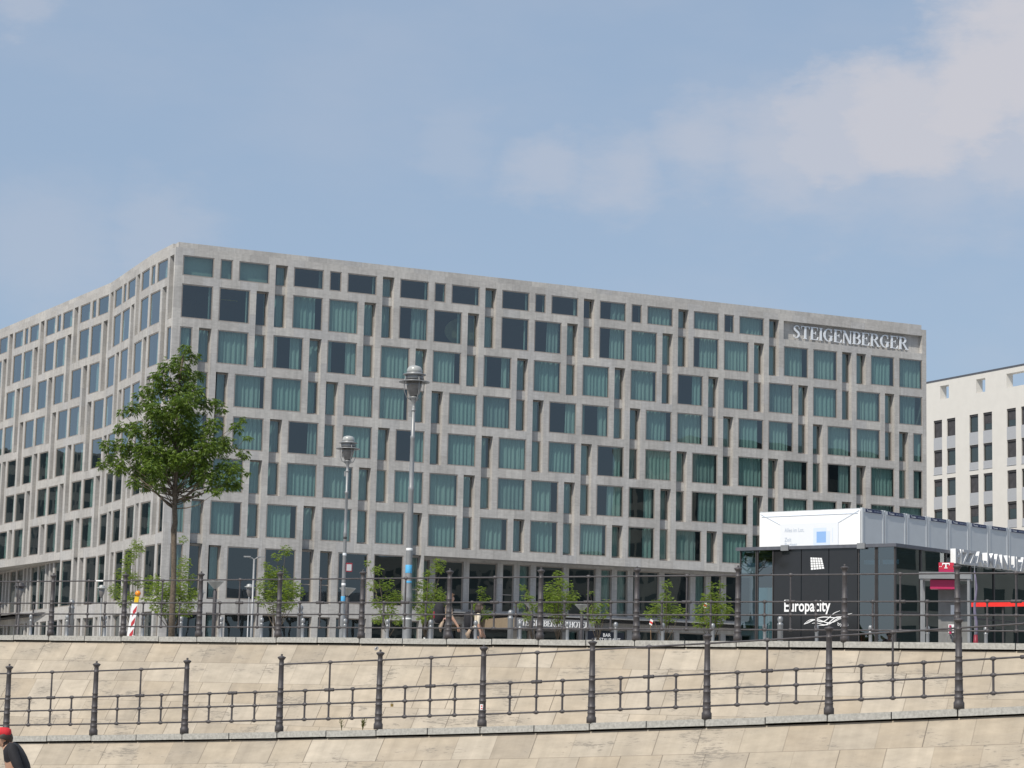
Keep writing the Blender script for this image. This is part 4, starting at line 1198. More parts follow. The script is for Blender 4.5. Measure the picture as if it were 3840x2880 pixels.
for i, (px, Y, zt, mat, lab) in enumerate(((365, 150, 7.45, LAMPGREY, 'small distant lantern lamp near the left end of the upper railing'), (738, 150, 7.3, LAMPGREY, 'small distant lantern lamp right of the big tree trunk'), (921, 150, 7.75, LAMPGREY, 'small distant lantern lamp just left of the double-armed pole'), (58, 120, 6.0, IRON, 'small dark lantern lamp at the far left edge behind the railing'))):
    B = gx(px, Y, PZ); t = thing('lantern_lamp', B, lab, 'street lamp', 'small lantern lamps on the plaza')
    Ht = zt - PZ - .85
    m = MB(mat); m.lathe([(.09, 0), (.09, .9), (.06, 1.0), (.045, Ht)], B, 10); m.build('pole', t)
    m = MB(mat); b = B + ZV * Ht
    m.lathe([(.06, 0), (.10, .08), (.19, .36), (.20, .56)], b, 12, LAMPGLASS); m.lathe([(.22, .55), (.22, .62), (.34, .63), (.34, .65), (.18, .72), (.19, .78), (.10, .84), (0, .85)], b, 12, LIGHTPLATE if i < 3 else mat); m.build('lantern', t)
B = gx(936, 110, PZ); t = thing('street_lamp', B, 'slender grey pole lamp with two flat heads like a letter T', 'street lamp')
zt = at(946, 2087, 110).z - PZ
m = MB(LAMPGREY); m.lathe([(.085, 0), (.085, .8), (.065, 1.0), (.05, zt - .12)], B, 10); m.build('pole', t)
for s in (-1, 1):
    m = MB(LAMPGREY); o = B + ZV * (zt - .14)
    m.path([o, o + X0 * (s * .12) + ZV * .07, o + X0 * (s * .34) + ZV * .13], [.03, .03, .03], 6); m.box(o + X0 * (s * .34 - .17) + Vector((0, -.09, .10)), X0 * .34, Vector((0, .18, 0)), ZV * .06); m.build('lamp_head', t)
m = MB(STICKER); m.lathe([(.070, 1.35), (.074, 1.36), (.074, 1.5), (.070, 1.51)], B, 10); m.build('sticker', t)
for px, Y, py, lab in ((794, 97, 2181, 'dark post light with a pale V-shaped top right of the big tree'), (2177, 112, 2268, 'dark post light with a wide V-shaped top in front of the hotel entrance'), (1293, 100, 2207, 'V-shaped post light half hidden behind the second tall lamp'), (1988, 105, 2262, 'V-shaped post light half hidden among the young trees at the canopy')):
    B = gx(px, Y, PZ); t = thing('post_light', B, lab, 'post light', 'V-topped post lights on the plaza')
    zt = at(px, py, Y).z - PZ
    m = MB(IRON); m.lathe([(.085, 0), (.085, zt - .42), (.05, zt - .36), (.05, zt - .30)], B, 10); m.build('pole', t)
    m = MB(STEEL); m.lathe([(.05, zt - .32), (.36, zt), (.37, zt), (.37, zt + .02), (.34, zt + .02), (.04, zt - .28)], B, 16, LIGHTPLATE); m.build('reflector', t)
# ------------------------------------------------------------------ bollards
def bollard_mb():
    m = MB(STEEL); m.lathe([(.062, 0), (.062, .04), (.045, .06), (.045, .10), (.052, .11), (.052, .13), (.043, .14), (.043, .22), (.050, .23), (.050, .25), (.041, .26), (.039, .64), (.047, .655), (.047, .675), (.030, .69), (.026, .70), (.043, .72), (.052, .75), (.050, .79), (.030, .82), (0, .83)], (0, 0, 0), 14)
    return m
BX = [111, 247, 388, 531, 675, 825, 977, 1132, 1290, 1450, 1612, 1781, 1948, 2126, 2307, 2484, 2672, 2867, 3062, 3264, 3479, 3698]
proto = None
for i, px in enumerate(BX):
    Y = 55.9 - (px - 388) / (3264 - 388) * 5.0
    P = gx(px, Y, PZ)
    if proto is None: o = proto = bollard_mb().build('bollard')
    else: o = proto.copy(); COL.objects.link(o)
    o.location = P; o.rotation_euler.z = i
    tag(o, '%s slim grey bollard from the left in the row behind the upper railing' % ORD[i], 'bollard', 'slim bollards in a row behind the upper railing')
proto = None
for px, lab in ((260, 'thicker grey ball-topped post near the left edge behind the upper railing'), (1120, 'thicker grey ball-topped post left of the second tall lamp'), (1911, 'thicker grey ball-topped post in front of the brown canopy side'), (2925, 'thicker grey ball-topped post in front of the black pavilion panels')):
    P = gx(px, 60, PZ)
    if proto is None:
        m = MB(STEEL); m.lathe([(.075, 0), (.075, 1.12), (.082, 1.13), (.082, 1.17), (.05, 1.20), (.062, 1.23), (.078, 1.28), (.070, 1.33), (.04, 1.365), (0, 1.375)], (0, 0, 0), 16); o = proto = m.build('bollard_post')
    else: o = proto.copy(); COL.objects.link(o)
    o.location = P; tag(o, lab, 'post', 'thicker ball-topped posts')

# ------------------------------------------------------------------ road works beacon
B = at(482, 2384, 56); B.z = PZ
bk = thing('warning_beacon', B, 'red and white striped warning board with a yellow lamp on top, leaning slightly', 'beacon')
top = at(506, 2262, 56)
d = (top - B); up = d.normalized(); ex = Vector((1, 0, 0)); ex = (ex - up * ex.dot(up)).normalized(); en = ex.cross(up); hgt = d.length; w = .15
O_ = B - ex * w * .5
m = MB(WHITE); m.box(O_, ex * w, en * -.03, up * hgt); m.build('board', bk)
m = MB(BEACONRED)
for i in range(4):
    y0 = -.06 + i * .29
    q = [(0.055, y0), (w - .01, y0 + .15), (w - .01, y0 + .30), (0.055, y0 + .15)]
    q = [(x, max(0.01, min(hgt - .01, y))) for x, y in q]
    if abs(q[0][1] - q[3][1]) < .02 and abs(q[1][1] - q[2][1]) < .02: continue
    sgn = 1 if en.y < 0 else -1
    m.face([O_ + ex * x + up * y + en * ((.003 if sgn > 0 else -.033)) for x, y in q])
m.build('stripe', bk)
m = MB(YELLOW); m.box(O_ + ex * .05 - en * .09 + up * hgt, ex * .10, en * .10, up * .17); m.build('lamp_housing', bk)
m = MB(ORANGE); c = O_ + ex * .11 - en * .03 + up * (hgt + .25); m.lathe([(.0, -.07), (.05, -.065), (.07, -.02), (.07, .02), (.045, .065), (0, .07)], c, 14, axis=up.cross(ex) * 1.0); m.build('lens', bk)

# ------------------------------------------------------------------ trees
def leaf_cloud(name, parent, clumps, mat, rnd, n_per, ll, lw, droop=.5):
    """many small pointed leaves on short sprays spread through each clump"""
    vs, fs = [], []
    for (c, r, depth) in clumps:
        nn = int(n_per * (r / .35) ** 2)
        for _ in range(nn // 5):
            d = Vector((rnd.gauss(0, 1), rnd.gauss(0, 1), rnd.gauss(0, 1))).normalized()
            rr = r * (rnd.random() ** .45)
            p = c + Vector((d.x * rr, d.y * rr, d.z * rr * .9))
            tw = Vector((d.x + rnd.uniform(-.5, .5), d.y + rnd.uniform(-.5, .5), d.z * .4 - droop * rnd.uniform(.2, 1.2))).normalized()
            side = tw.cross(ZV); side = side.normalized() if side.length > .05 else Vector((1, 0, 0))
            for q in range(5):
                s = (q - 2) / 2
                dirv = (tw * (1.0 - abs(s) * .45) + side * s * .9 + Vector((0, 0, rnd.uniform(-.35, .15)))).normalized()
                base = p + tw * (ll * .35 * (2 - abs(q - 2)) / 2)
                L_ = ll * rnd.uniform(.65, 1.15); nrm = dirv.cross(Vector((rnd.uniform(-1, 1), rnd.uniform(-1, 1), rnd.uniform(.2, 1)))).normalized()
                k = len(vs)
                vs += [base, base + dirv * L_ * .45 + nrm * lw * .5, base + dirv * L_ - ZV * L_ * .12, base + dirv * L_ * .45 - nrm * lw * .5]
                fs.append((k, k + 1, k + 2, k + 3))
    m = MB(mat); m.faces(vs, fs, mat); return m.build(name, parent)
def px22(x, y, Y): return at(x * 1.7360, y * 1.7360, Y)
rnd = random.Random(21)
TY = 62.0
tb_ = gx(641, TY, PZ)
tree = thing('tree', tb_, 'big ash tree with a bare trunk and ragged green crown before the hotel corner', 'tree')
tp = [tb_] + [at(x, y, TY) for x, y in ((645, 2300), (651, 2169), (652, 2060), (652, 1985), (657, 1960), (655, 1900), (658, 1800), (661, 1700), (664, 1600), (668, 1500), (676, 1400), (688, 1320))]
tr = [.098, .082, .076, .074, .084, .070, .068, .06, .052, .045, .036, .026, .014]
m = MB(BARK); m.path(tp, tr, 12)
CL = [(400,752,12),(418,770,15),(385,775,15),(362,790,19),(395,802,24),(345,815,20),(425,812,15),(328,842,24),(375,842,30),(420,848,24),(300,852,10),(288,882,18),(340,886,31),(395,892,34),(445,872,21),(470,870,11),
      (262,925,15),(298,928,25),(350,932,33),(410,936,36),(458,918,21),(480,885,10),(232,960,17),(268,966,24),(320,972,32),(370,978,30),(430,982,33),(482,962,27),(512,922,14),(526,905,8),
      (224,1000,14),(258,1006,22),(305,1012,26),(350,1014,22),(402,1020,20),(450,1022,28),(497,1012,27),(526,980,13),(290,1040,14),(322,1036,16),(505,1045,18),(480,1047,16),(538,1020,7),(452,1052,10),(362,1057,8),(400,1075,8),(422,1064,9),(241,985,10),(533,945,8),(410,830,12),(262,890,8),(318,868,12),(340,1030,20),(372,1022,22),(425,1035,18),(388,1050,12),(330,1010,26),(420,1000,28),(385,990,30),(350,985,28),(300,980,24),(450,960,26),(390,940,32),(350,900,28),(398,870,26),(345,1052,10),(470,1062,11),(310,1052,11)]
clumps = []
cxm = 378
for x, y, r in CL:
    yy = TY + rnd.uniform(-1, 1) * max(.2, 1.55 - abs(x - cxm) / 165 * 1.2) * min(1, max(.25, (y - 740) / 170))
    c = px22(x, y, yy); rw = r * 1.736 * yy / F * 1.0
    clumps.append((c, rw, yy))
    # limb reaching the clump
    zt = c.z - .75 - abs(x - cxm) / 165 * 1.0; zt = max(zt, tp[6].z + rnd.uniform(-.1, .5))
    for k in range(len(tp) - 1):
        if tp[k].z <= zt <= tp[k + 1].z: break
    f = (zt - tp[k].z) / max(.01, tp[k + 1].z - tp[k].z); st_ = tp[k] + (tp[k + 1] - tp[k]) * min(1, f)
    mid = st_ + (c - st_) * .55 + ZV * rnd.uniform(-.18, .05)
    m.path([st_, st_ + (mid - st_) * .5 - ZV * .03, mid, c], [.020, .015, .010, .004], 6)
for pts in (((653, 1905), (615, 1878), (568, 1832), (520, 1790)), ((655, 1885), (694, 1862), (735, 1825), (781, 1788), (830, 1760)), ((655, 1830), (620, 1800), (560, 1745)), ((657, 1760), (700, 1720), (760, 1690)), ((655, 1860), (640, 1815), (610, 1760))):
    m.path([at(x, y, TY + (i - 1) * .15 * (1 if x > 655 else -1)) for i, (x, y) in enumerate(pts)], [.028, .023, .018, .013, .009][:len(pts)], 7)
m.build('trunk', tree)
leaf_cloud('crown', tree, clumps, LEAF, rnd, 820, .115, .034, .8)

SAP = [
 (78, 287, 'tall thin young tree with few leaves left of the big tree trunk', [(295,1175,10),(303,1186,7),(285,1197,12),(275,1215,10),(268,1240,14),(287,1247,13),(253,1276,15),(285,1290,12),(300,1262,7),(268,1300,12)]),
 (74, 368, 'bushy young tree directly behind the big tree trunk', [(330,1260,17),(350,1280,22),(380,1275,25),(410,1290,18),(345,1308,16),(395,1313,19),(365,1320,14),(405,1250,13),(395,1165,7),(400,1215,11),(390,1235,13),(425,1278,8),(318,1290,9)]),
 (72, 594, 'bushy light green young tree with an upright tip between railing posts near the double-armed lamp', [(617,1188,10),(600,1202,8),(577,1222,8),(600,1245,20),(575,1265,17),(630,1268,17),(605,1285,24),(568,1295,13),(646,1282,10),(600,1313,16),(625,1303,13),(585,1240,12)]),
 (73, 838, 'loose young tree right of the second tall lamp pole', [(795,1215,5),(815,1230,9),(805,1265,11),(835,1260,12),(850,1290,16),(815,1300,12),(840,1320,14),(820,1335,12),(860,1338,9)]),
 (72, 915, 'light green young tree right of the nearer tall lamp pole', [(946,1220,12),(952,1230,7),(925,1238,8),(915,1265,13),(935,1280,17),(905,1300,17),(945,1300,13),(915,1330,14),(930,1320,12),(954,1285,7)]),
 (76, 1040, 'sparse dark young tree behind the woman with the backpack', [(1040,1275,7),(1046,1290,8),(1034,1310,9),(1050,1325,11),(1030,1337,8)]),
 (75, 1150, 'sparse young tree at the left end of the canopy lettering', [(1130,1268,6),(1142,1288,9),(1160,1310,12),(1138,1330,9),(1125,1308,7)]),
 (72, 1203, 'dense young tree in front of the middle of the canopy lettering', [(1206,1240,8),(1208,1255,9),(1195,1278,20),(1215,1298,20),(1185,1308,15),(1205,1330,15),(1235,1288,12),(1228,1262,7)]),
 (75, 1290, 'sparse young tree in front of the dark blue restaurant board', [(1275,1280,5),(1290,1308,9),(1270,1323,11),(1300,1323,11),(1285,1340,9),(1312,1300,6)]),
 (73, 1437, 'young tree with a single upright tuft left of the post beside the pavilion', [(1440,1262,9),(1440,1290,11),(1420,1310,13),(1450,1314,16),(1405,1324,11),(1470,1322,11),(1440,1334,13)]),
 (71, 1538, 'dense light green young tree closest to the left corner of the dark pavilion', [(1556,1265,7),(1530,1290,11),(1550,1298,20),(1520,1320,18),(1566,1318,16),(1540,1338,18),(1510,1345,10),(1535,1265,6)])]
for Y, bx_, lab, cl in SAP:
    B = gx(bx_ * 1.736, Y, PZ)
    t = thing('young_tree', B, lab, 'young tree', 'young trees planted along the plaza edge')
    m = MB(BARKW); zc = sum(y for x, y, r in cl) / len(cl); tip = min(cl, key=lambda c: c[1])
    zf = B.z + .95
    m.path([B, B + ZV * .5, Vector((B.x, B.y, zf))], [.045, .036, .03], 8); 
    cs = []
    for x, y, r in cl:
        yy = Y + rnd.uniform(-.5, .5); c = px22(x, y, yy); cs.append((c, r * 1.25 * 1.736 * yy / F, yy))
        s = Vector((B.x, B.y, min(zf, max(B.z + .5, c.z - .5)))); mid = s + (c - s) * .5 + Vector((0, 0, -.05))
        m.path([s, mid, c], [.016, .011, .004], 5, BARK)
    m.build('trunk', t)
    leaf_cloud('crown', t, cs, LEAF2, rnd, 1050, .085, .022, .15)
    m = MB(WOOD)
    if rnd.random() < .6:
        for dx in (-.22, .20): m.tube(B + Vector((dx, .1, 0)), B + Vector((dx * .9, .1, .42)), .03, n=7)
        m.box(B + Vector((-.24, .07, .30)), Vector((.46, 0, 0)), Vector((0, .03, 0)), ZV * .07)
        k_ = m.build('tree_stake', t)

# ------------------------------------------------------------------ people
def person_mesh(J, E_, root, mats, seg):
    """one continuous skinned body from joints; J: name -> (pos, radius)"""
    names = list(J); idx = {n: i for i, n in enumerate(names)}
    me = bpy.data.meshes.new('person'); me.from_pydata([J[n][0] for n in names], [(idx[a], idx[b]) for a, b in E_], [])
    o = bpy.data.objects.new('person', me); COL.objects.link(o)
    sk = o.modifiers.new('Skin', 'SKIN')
    for i, n in enumerate(names):
        r = J[n][1]; v = me.skin_vertices[0].data[i]; v.radius = r if isinstance(r, tuple) else (r, r); v.use_root = (n == root)
    sb = o.modifiers.new('Subdivision', 'SUBSURF'); sb.levels = sb.render_levels = 2
    dg = bpy.context.evaluated_depsgraph_get(); nm = bpy.data.meshes.new_from_object(o.evaluated_get(dg))
    bpy.data.objects.remove(o); bpy.data.meshes.remove(me)
    nm.materials.clear()
    for m_ in mats: nm.materials.append(m_)
    ed = [(Vector(J[a][0]), Vector(J[b][0]), seg(a, b)) for a, b in E_]
    for p in nm.polygons:
        c = p.center; best = None
        for a, b, k in ed:
            ab = b - a; t = max(0, min(1, (c - a).dot(ab) / max(1e-9, ab.length_squared))); d = (c - a - ab * t).length
            if best is None or d < best[0]: best = (d, k)
        p.material_index = best[1]; p.use_smooth = True
    return nm
def hand(J, E_, wrist, name, d, up, r=.0085):
    """palm, four fingers of unequal length and a thumb from the side of the palm"""
    d = Vector(d).normalized(); up = Vector(up); up = (up - d * up.dot(d)).normalized(); sd = d.cross(up)
    w = Vector(J[wrist][0]); pk = name + 'palm'
    J[pk] = (w + d * .055, (.030, .017)); E_.append((wrist, pk))
    for i, (off, L_) in enumerate(((-.030, .066), (-.010, .076), (.010, .071), (.029, .056))):
        a, b, c = name + 'k%d' % i, name + 'm%d' % i, name + 't%d' % i
        J[a] = (w + d * .098 + sd * off, .0095); J[b] = (w + d * (.098 + L_ * .55) + sd * off * 1.1 - up * .012, r); J[c] = (w + d * (.098 + L_ * .86) + sd * off * 1.1 - up * .040, r * .85)
        E_ += [(pk, a), (a, b), (b, c)]
    a, b = name + 'h0', name + 'h1'
    J[a] = (w + d * .055 - sd * .040 - up * .008, .0105); J[b] = (w + d * .092 - sd * .052 - up * .022, .009); E_ += [(wrist, a), (a, b)]
def rot(p, a): c, s = cos(a), sin(a); return Vector((p[0] * c - p[1] * s, p[0] * s + p[1] * c, p[2]))
def walker(B, heading, k, shirt, trousers, stride, skinmat=SKIN, lean=.04):
    J = {}; E_ = []
    def j(n, x, y, z, r): J[n] = (rot((x * k, y * k, z * k), heading) + B, (r[0] * k, r[1] * k) if isinstance(r, tuple) else r * k)
    j('pelvis', 0, 0, .95, (.15, .115)); j('waist', lean * .5, 0, 1.10, (.135, .10)); j('chest', lean, 0, 1.30, (.165, .115)); j('neck0', lean + .01, 0, 1.47, .06); j('neck1', lean + .03, 0, 1.54, .052)
    j('head', lean + .05, 0, 1.63, (.078, .092)); j('crown', lean + .045, 0, 1.71, (.070, .080)); j('nose', lean + .145, 0, 1.625, .013); j('chin', lean + .105, 0, 1.555, .026)
    E_ += [('pelvis', 'waist'), ('waist', 'chest'), ('chest', 'neck0'), ('neck0', 'neck1'), ('neck1', 'head'), ('head', 'crown'), ('head', 'nose'), ('head', 'chin')]
    for s, n in ((1, 'l'), (-1, 'r')):
        j('ear' + n, lean + .045, s * .083, 1.625, .016); E_.append(('head', 'ear' + n))
        sw = s * stride
        j('sh' + n, lean, s * .185, 1.415, .062); j('el' + n, lean - .10 * sw * 2 + .02, s * .235, 1.13, .045); j('wr' + n, lean - .22 * sw * 2 + .13, s * .23, .90, .031)
        j('hip' + n, 0, s * .095, .90, .092); j('kn' + n, sw * .55 + .06, s * .10, .50, .062); j('an' + n, sw * 1.15 - (.06 if sw < 0 else 0), s * .10, .085 + (.05 if sw < 0 else 0), .043); j('to' + n, sw * 1.15 + .17, s * .11, .035, .034)
        E_ += [('chest', 'sh' + n), ('sh' + n, 'el' + n), ('el' + n, 'wr' + n), ('pelvis', 'hip' + n), ('hip' + n, 'kn' + n), ('kn' + n, 'an' + n), ('an' + n, 'to' + n)]
        hand(J, E_, 'wr' + n, n, rot((.25, 0, -1), heading), rot((0, s, 0), heading))
    def seg(a, b):
        s = a + b
        if 'an' in (a[:2], b[:2]) and 'to' in (a[:2], b[:2]): return 3
        if a[:3] == 'hip' or a[:2] == 'kn' or b[:3] == 'hip': return 2
        if a in ('pelvis', 'waist', 'chest') and b in ('waist', 'chest') or b[:2] in ('sh', 'el') and a in ('chest', 'shl', 'shr'): return 1
        if a == 'chest': return 1
        return 0
    return J, E_, person_mesh(J, E_, 'pelvis', [skinmat, shirt, trousers, BLACKCLOTH], seg)
def cap_of_hair(mb, c, f, r, mat, low=-.2, back=1.0):
    """hair as a shell over the skull, open towards the face f"""
    f = Vector(f).normalized(); sd = ZV.cross(f); vs, fs = [], []; nu, nv = 14, 7
    for i in range(nv + 1):
        th = pi * .52 * i / nv if True else 0
        for k in range(nu):
            ph = 2 * pi * k / nu; fr_ = cos(ph)
            lim = .62 if fr_ > .35 else 1.0 + .35 * max(0, -fr_)
            t = th * lim; rr = r * (1.02 + .05 * sin(k * 2.1 + i))
            vs.append(c + f * (rr * 1.08 * sin(t) * cos(ph)) + sd * (rr * .95 * sin(t) * sin(ph)) + ZV * (rr * 1.02 * cos(t)))
    for i in range(nv):
        for k in range(nu):
            q = (k + 1) % nu; fs.append((i * nu + k, i * nu + q, (i + 1) * nu + q, (i + 1) * nu + k))
    mb.faces(vs, fs, mat, True)
def body_obj(nm, B, label):
    o = bpy.data.objects.new('person', nm); COL.objects.link(o)
    for v in nm.vertices: v.co -= B
    o.location = B; return tag(o, label, 'person')
def blob(mb, c, ax, ay, az, mat, n=10):
    vs, fs = [], []
    for i in range(7):
        t = pi * i / 6
        for k in range(n):
            p = 2 * pi * k / n; e = lambda v: math.copysign(abs(v) ** .65, v)
            vs.append(c + ax * e(sin(t) * cos(p)) + ay * e(sin(t) * sin(p)) + az * e(cos(t)))
    for i in range(6):
        for k in range(n): q = (k + 1) % n; fs.append((i * n + k, i * n + q, (i + 1) * n + q, (i + 1) * n + k))
    mb.faces(vs, fs, mat, True)
hd = R(8); fwd = Vector((cos(hd), sin(hd), 0)); sid = Vector((-sin(hd), cos(hd), 0))
# the man
B = gx(1672, 60, PZ); J, E_, nm = walker(B, hd, 1.0, TANCLOTH, GREYCLOTH, .22)
man = body_obj(nm, B, 'person walking right with a black and red backpack, tan top and dark trousers')
m = MB(HAIRB); cap_of_hair(m, Vector(J['head'][0]) + ZV * .035, fwd, .112, HAIRB); m.build('hair', man)
m = MB(TANCLOTH); b = Vector(J['waist'][0])
for q in range(5): m.path([b - fwd * .12 + sid * (.05 * (q - 2)) - ZV * .02, b - fwd * .19 + sid * (.055 * (q - 2)) - ZV * .22, b - fwd * (.18 + .02 * (q % 2)) + sid * (.05 * (q - 2)) - ZV * (.30 + .03 * (q % 3))], [.04, .05, .02], 7)
m.path([b + fwd * (.150 * cos(a)) + sid * (.165 * sin(a)) - ZV * .02 for a in [2 * pi * i / 14 for i in range(15)]], [.035] * 15, 7, PINKCLOTH); m.build('tied_jumper', man)
bag = thing('backpack', Vector(J['chest'][0]) - fwd * .25, 'black and dark red backpack on the back of the walking person in the tan top', 'backpack')
m = MB(BLACKCLOTH); c = Vector(J['chest'][0]) - fwd * .26 - ZV * .06; blob(m, c, fwd * .145, sid * .19, ZV * .28, BLACKCLOTH); m.build('body', bag)
m = MB(DKRED); blob(m, c - fwd * .045 - ZV * .05, fwd * .115, sid * .15, ZV * .13, DKRED); m.build('pocket', bag)
m = MB(BLACKCLOTH)
for s in (-1, 1): m.path([c + fwd * .10 + sid * (.10 * s) + ZV * .22, Vector(J['chest'][0]) + sid * (.12 * s) + ZV * .21, Vector(J['chest'][0]) + fwd * .125 + sid * (.12 * s) + ZV * .02, c + fwd * .12 + sid * (.15 * s) - ZV * .2], [.018] * 4, 6)
m.build('strap', bag)
# the woman
B = gx(1775, 62, PZ); J, E_, nm = walker(B, hd, .925, CREAMCLOTH, GREYCLOTH, -.18, lean=.10)
wom = body_obj(nm, B, 'person with long dark hair walking right in a cream top, black backpack and tied jacket')
h = Vector(J['head'][0]); m = MB(HAIR); cap_of_hair(m, h + ZV * .03, fwd, .108, HAIR)
for q in range(7):
    a = pi * .5 + pi * q / 6; d = fwd * cos(a) + sid * sin(a)
    m.path([h + d * .085 + ZV * .03, h + d * .105 - ZV * .10, h + d * .10 - fwd * .02 - ZV * (.24 + .03 * (q % 2))], [.036, .034, .012], 6)
m.build('hair', wom)
m = MB(TANCLOTH); b = Vector(J['pelvis'][0])
for q in range(5): m.path([b - fwd * .10 + sid * (.05 * (q - 2)) + ZV * .06, b - fwd * .18 + sid * (.055 * (q - 2)) - ZV * .12, b - fwd * (.15 + .03 * (q % 2)) + sid * (.05 * (q - 2)) - ZV * .22], [.045, .055, .02], 7)
m.path([b + fwd * (.145 * cos(a)) + sid * (.16 * sin(a)) + ZV * .06 for a in [2 * pi * i / 14 for i in range(15)]], [.034] * 15, 7, CREAMCLOTH); m.build('tied_jacket', wom)
bag = thing('backpack', Vector(J['chest'][0]) - fwd * .25, 'plain black backpack on the back of the walking person in the cream top', 'backpack')
m = MB(BLACKCLOTH); c = Vector(J['chest'][0]) - fwd * .25 - ZV * .08; blob(m, c, fwd * .14, sid * .18, ZV * .27, BLACKCLOTH); m.build('body', bag)
m = MB(BLACKCLOTH)
for s in (-1, 1): m.path([c + fwd * .10 + sid * (.10 * s) + ZV * .22, Vector(J['chest'][0]) + sid * (.11 * s) + ZV * .19, Vector(J['chest'][0]) + fwd * .12 + sid * (.11 * s) + ZV * .02, c + fwd * .12 + sid * (.14 * s) - ZV * .2], [.018] * 4, 6)
m.build('strap', bag)
# the seated man at the lower left, leaning over to the left
SY = 27.0
hp = at(7, 2768, SY)                       # head centre
gz = -1.7
seat = at(62, 3110, SY); seat.z = gz + .44
fx = Vector((-1, -.12, 0)).normalized(); sx = Vector((.12, -1, 0)).normalized()      # faces left; sx is towards the camera
J = {}; E_ = []
def jj(n, p, r): J[n] = (p, r)
pel = seat + ZV * .12 + fx * -.02
chest = at(52, 2842, SY); neck = at(30, 2800, SY)
jj('pelvis', pel, (.17, .15)); jj('waist', pel + (chest - pel) * .5 - fx * .05, (.17, .14)); jj('chest', chest - fx * .03, (.21, .165)); jj('neck0', neck - ZV * .01, .070); jj('neck1', neck + (hp - neck) * .4, .055)
jj('head', hp, (.080, .092)); jj('crown', hp + ZV * .075 - fx * .01, (.070, .078)); jj('nose', hp + fx * .105 - ZV * .02, .014); jj('chin', hp + fx * .07 - ZV * .095, .026)
E_ += [('pelvis', 'waist'), ('waist', 'chest'), ('chest', 'neck0'), ('neck0', 'neck1'), ('neck1', 'head'), ('head', 'crown'), ('head', 'nose'), ('head', 'chin')]
for s, n in ((1, 'l'), (-1, 'r')):
    jj('ear' + n, hp + sx * (.084 * s) - ZV * .01 - fx * .01, .017); E_.append(('head', 'ear' + n))
    sh = chest + sx * (.19 * s) + ZV * .125 + fx * .02; el = at(92, 2905, SY) + sx * (.25 * s) if s > 0 else chest + sx * -.26 - ZV * .24
    wr_ = at(30, 2880, SY) + sx * (.22 * s) + ZV * -.02
    jj('sh' + n, sh, .072); jj('el' + n, el - ZV * .03, .050); jj('wr' + n, wr_, .032)
    hip = pel + sx * (.10 * s) + fx * .02; kn = pel + sx * (.14 * s) + fx * .46 - ZV * .03; an = Vector((kn.x, kn.y, gz + .09)) - fx * .03
    jj('hip' + n, hip, .10); jj('kn' + n, kn, .066); jj('an' + n, an, .046); jj('to' + n, an + fx * .19 - ZV * .05, .036)
    E_ += [('chest', 'sh' + n), ('sh' + n, 'el' + n), ('el' + n, 'wr' + n), ('pelvis', 'hip' + n), ('hip' + n, 'kn' + n), ('kn' + n, 'an' + n), ('an' + n, 'to' + n)]
    hand(J, E_, 'wr' + n, n, fx + ZV * -.1, ZV)
def seg(a, b):
    if a[:3] == 'hip' or a[:2] == 'kn' or b[:3] == 'hip': return 2
    if a[:2] == 'an': return 3
    if a in ('pelvis', 'waist', 'chest') or (a[:2] == 'sh'): return 1
    return 0
nm = person_mesh(J, E_, 'pelvis', [SKIN, BLACKCLOTH, GREYCLOTH, BLACKCLOTH], seg)
man = body_obj(nm, Vector((pel.x, pel.y, gz)), 'person in a red cap and black t-shirt sitting bent forward at the lower left corner')
m = MB(HAIR); cap_of_hair(m, hp + ZV * .006 - fx * .012, fx, .106, HAIR); blob(m, hp - fx * .055 - ZV * .055, fx * .05, sx * .07, ZV * .065, HAIR); m.build('hair', man)
m = MB(REDCLOTH); blob(m, hp + ZV * .062 - fx * .004, fx * .108, sx * .096, ZV * .068, REDCLOTH, 14)
m.face([hp + ZV * .035 + fx * .09 + sx * .07, hp + ZV * .035 + fx * .09 - sx * .07, hp + ZV * .005 + fx * .175 - sx * .05, hp + ZV * .005 + fx * .175 + sx * .05], REDCLOTH); m.build('cap', man)
m = MB(BLACKCLOTH)
for s in (-1, 1): m.box(hp + fx * .086 + sx * (.04 * s - .028) - ZV * .005, sx * .056, fx * .012, ZV * .036); m.box(hp + fx * .0 + sx * (.088 * s - .003) + ZV * .015, sx * .006, fx * .09, ZV * .010)
m.build('sunglasses', man)
bl = MB(GRANITE); bl.box(Vector((seat.x, seat.y, gz)) + fx * .22 - sx * .8, -fx * .45, sx * 1.6, ZV * .45)
tag(bl.build('stone_seat'), 'plain stone block seat under the person in the red cap', 'stone seat')

# ------------------------------------------------------------------ small things
m = MB(BLUEBAG); P = gx(1605, 58, PZ); blob(m, P + ZV * .14, X0 * .26, Vector((0, .2, 0)), ZV * .15, BLUEBAG); tag(m.build('bag'), 'bright blue plastic bag on the ground left of the walking man', 'bag')
for px, Y, py, lab in ((2434, 74, 2340, 'small red and white hazard strip among the leaves right of the restaurant board'), (2637, 72, 2276, 'small red and white tag hanging in the young tree beside the pavilion')):
    P = at(px, py, Y); s = MB(WHITE); e = Vector((.10, 0, -.06)); f = Vector((.05, 0, .17))
    s.box(P, e * .9, Vector((0, .02, 0)), f, WHITE); s.box(P + f * .28 + Vector((0, -.004, 0)), e * .9, Vector((0, .003, 0)), f * .34, RED)
    s.tube(P + e * .5, P + e * .5 + Vector((.02, .01, -.5)), .01, n=5, mat=WOOD)
    tag(s.build('hazard_tag'), lab, 'hazard tag')
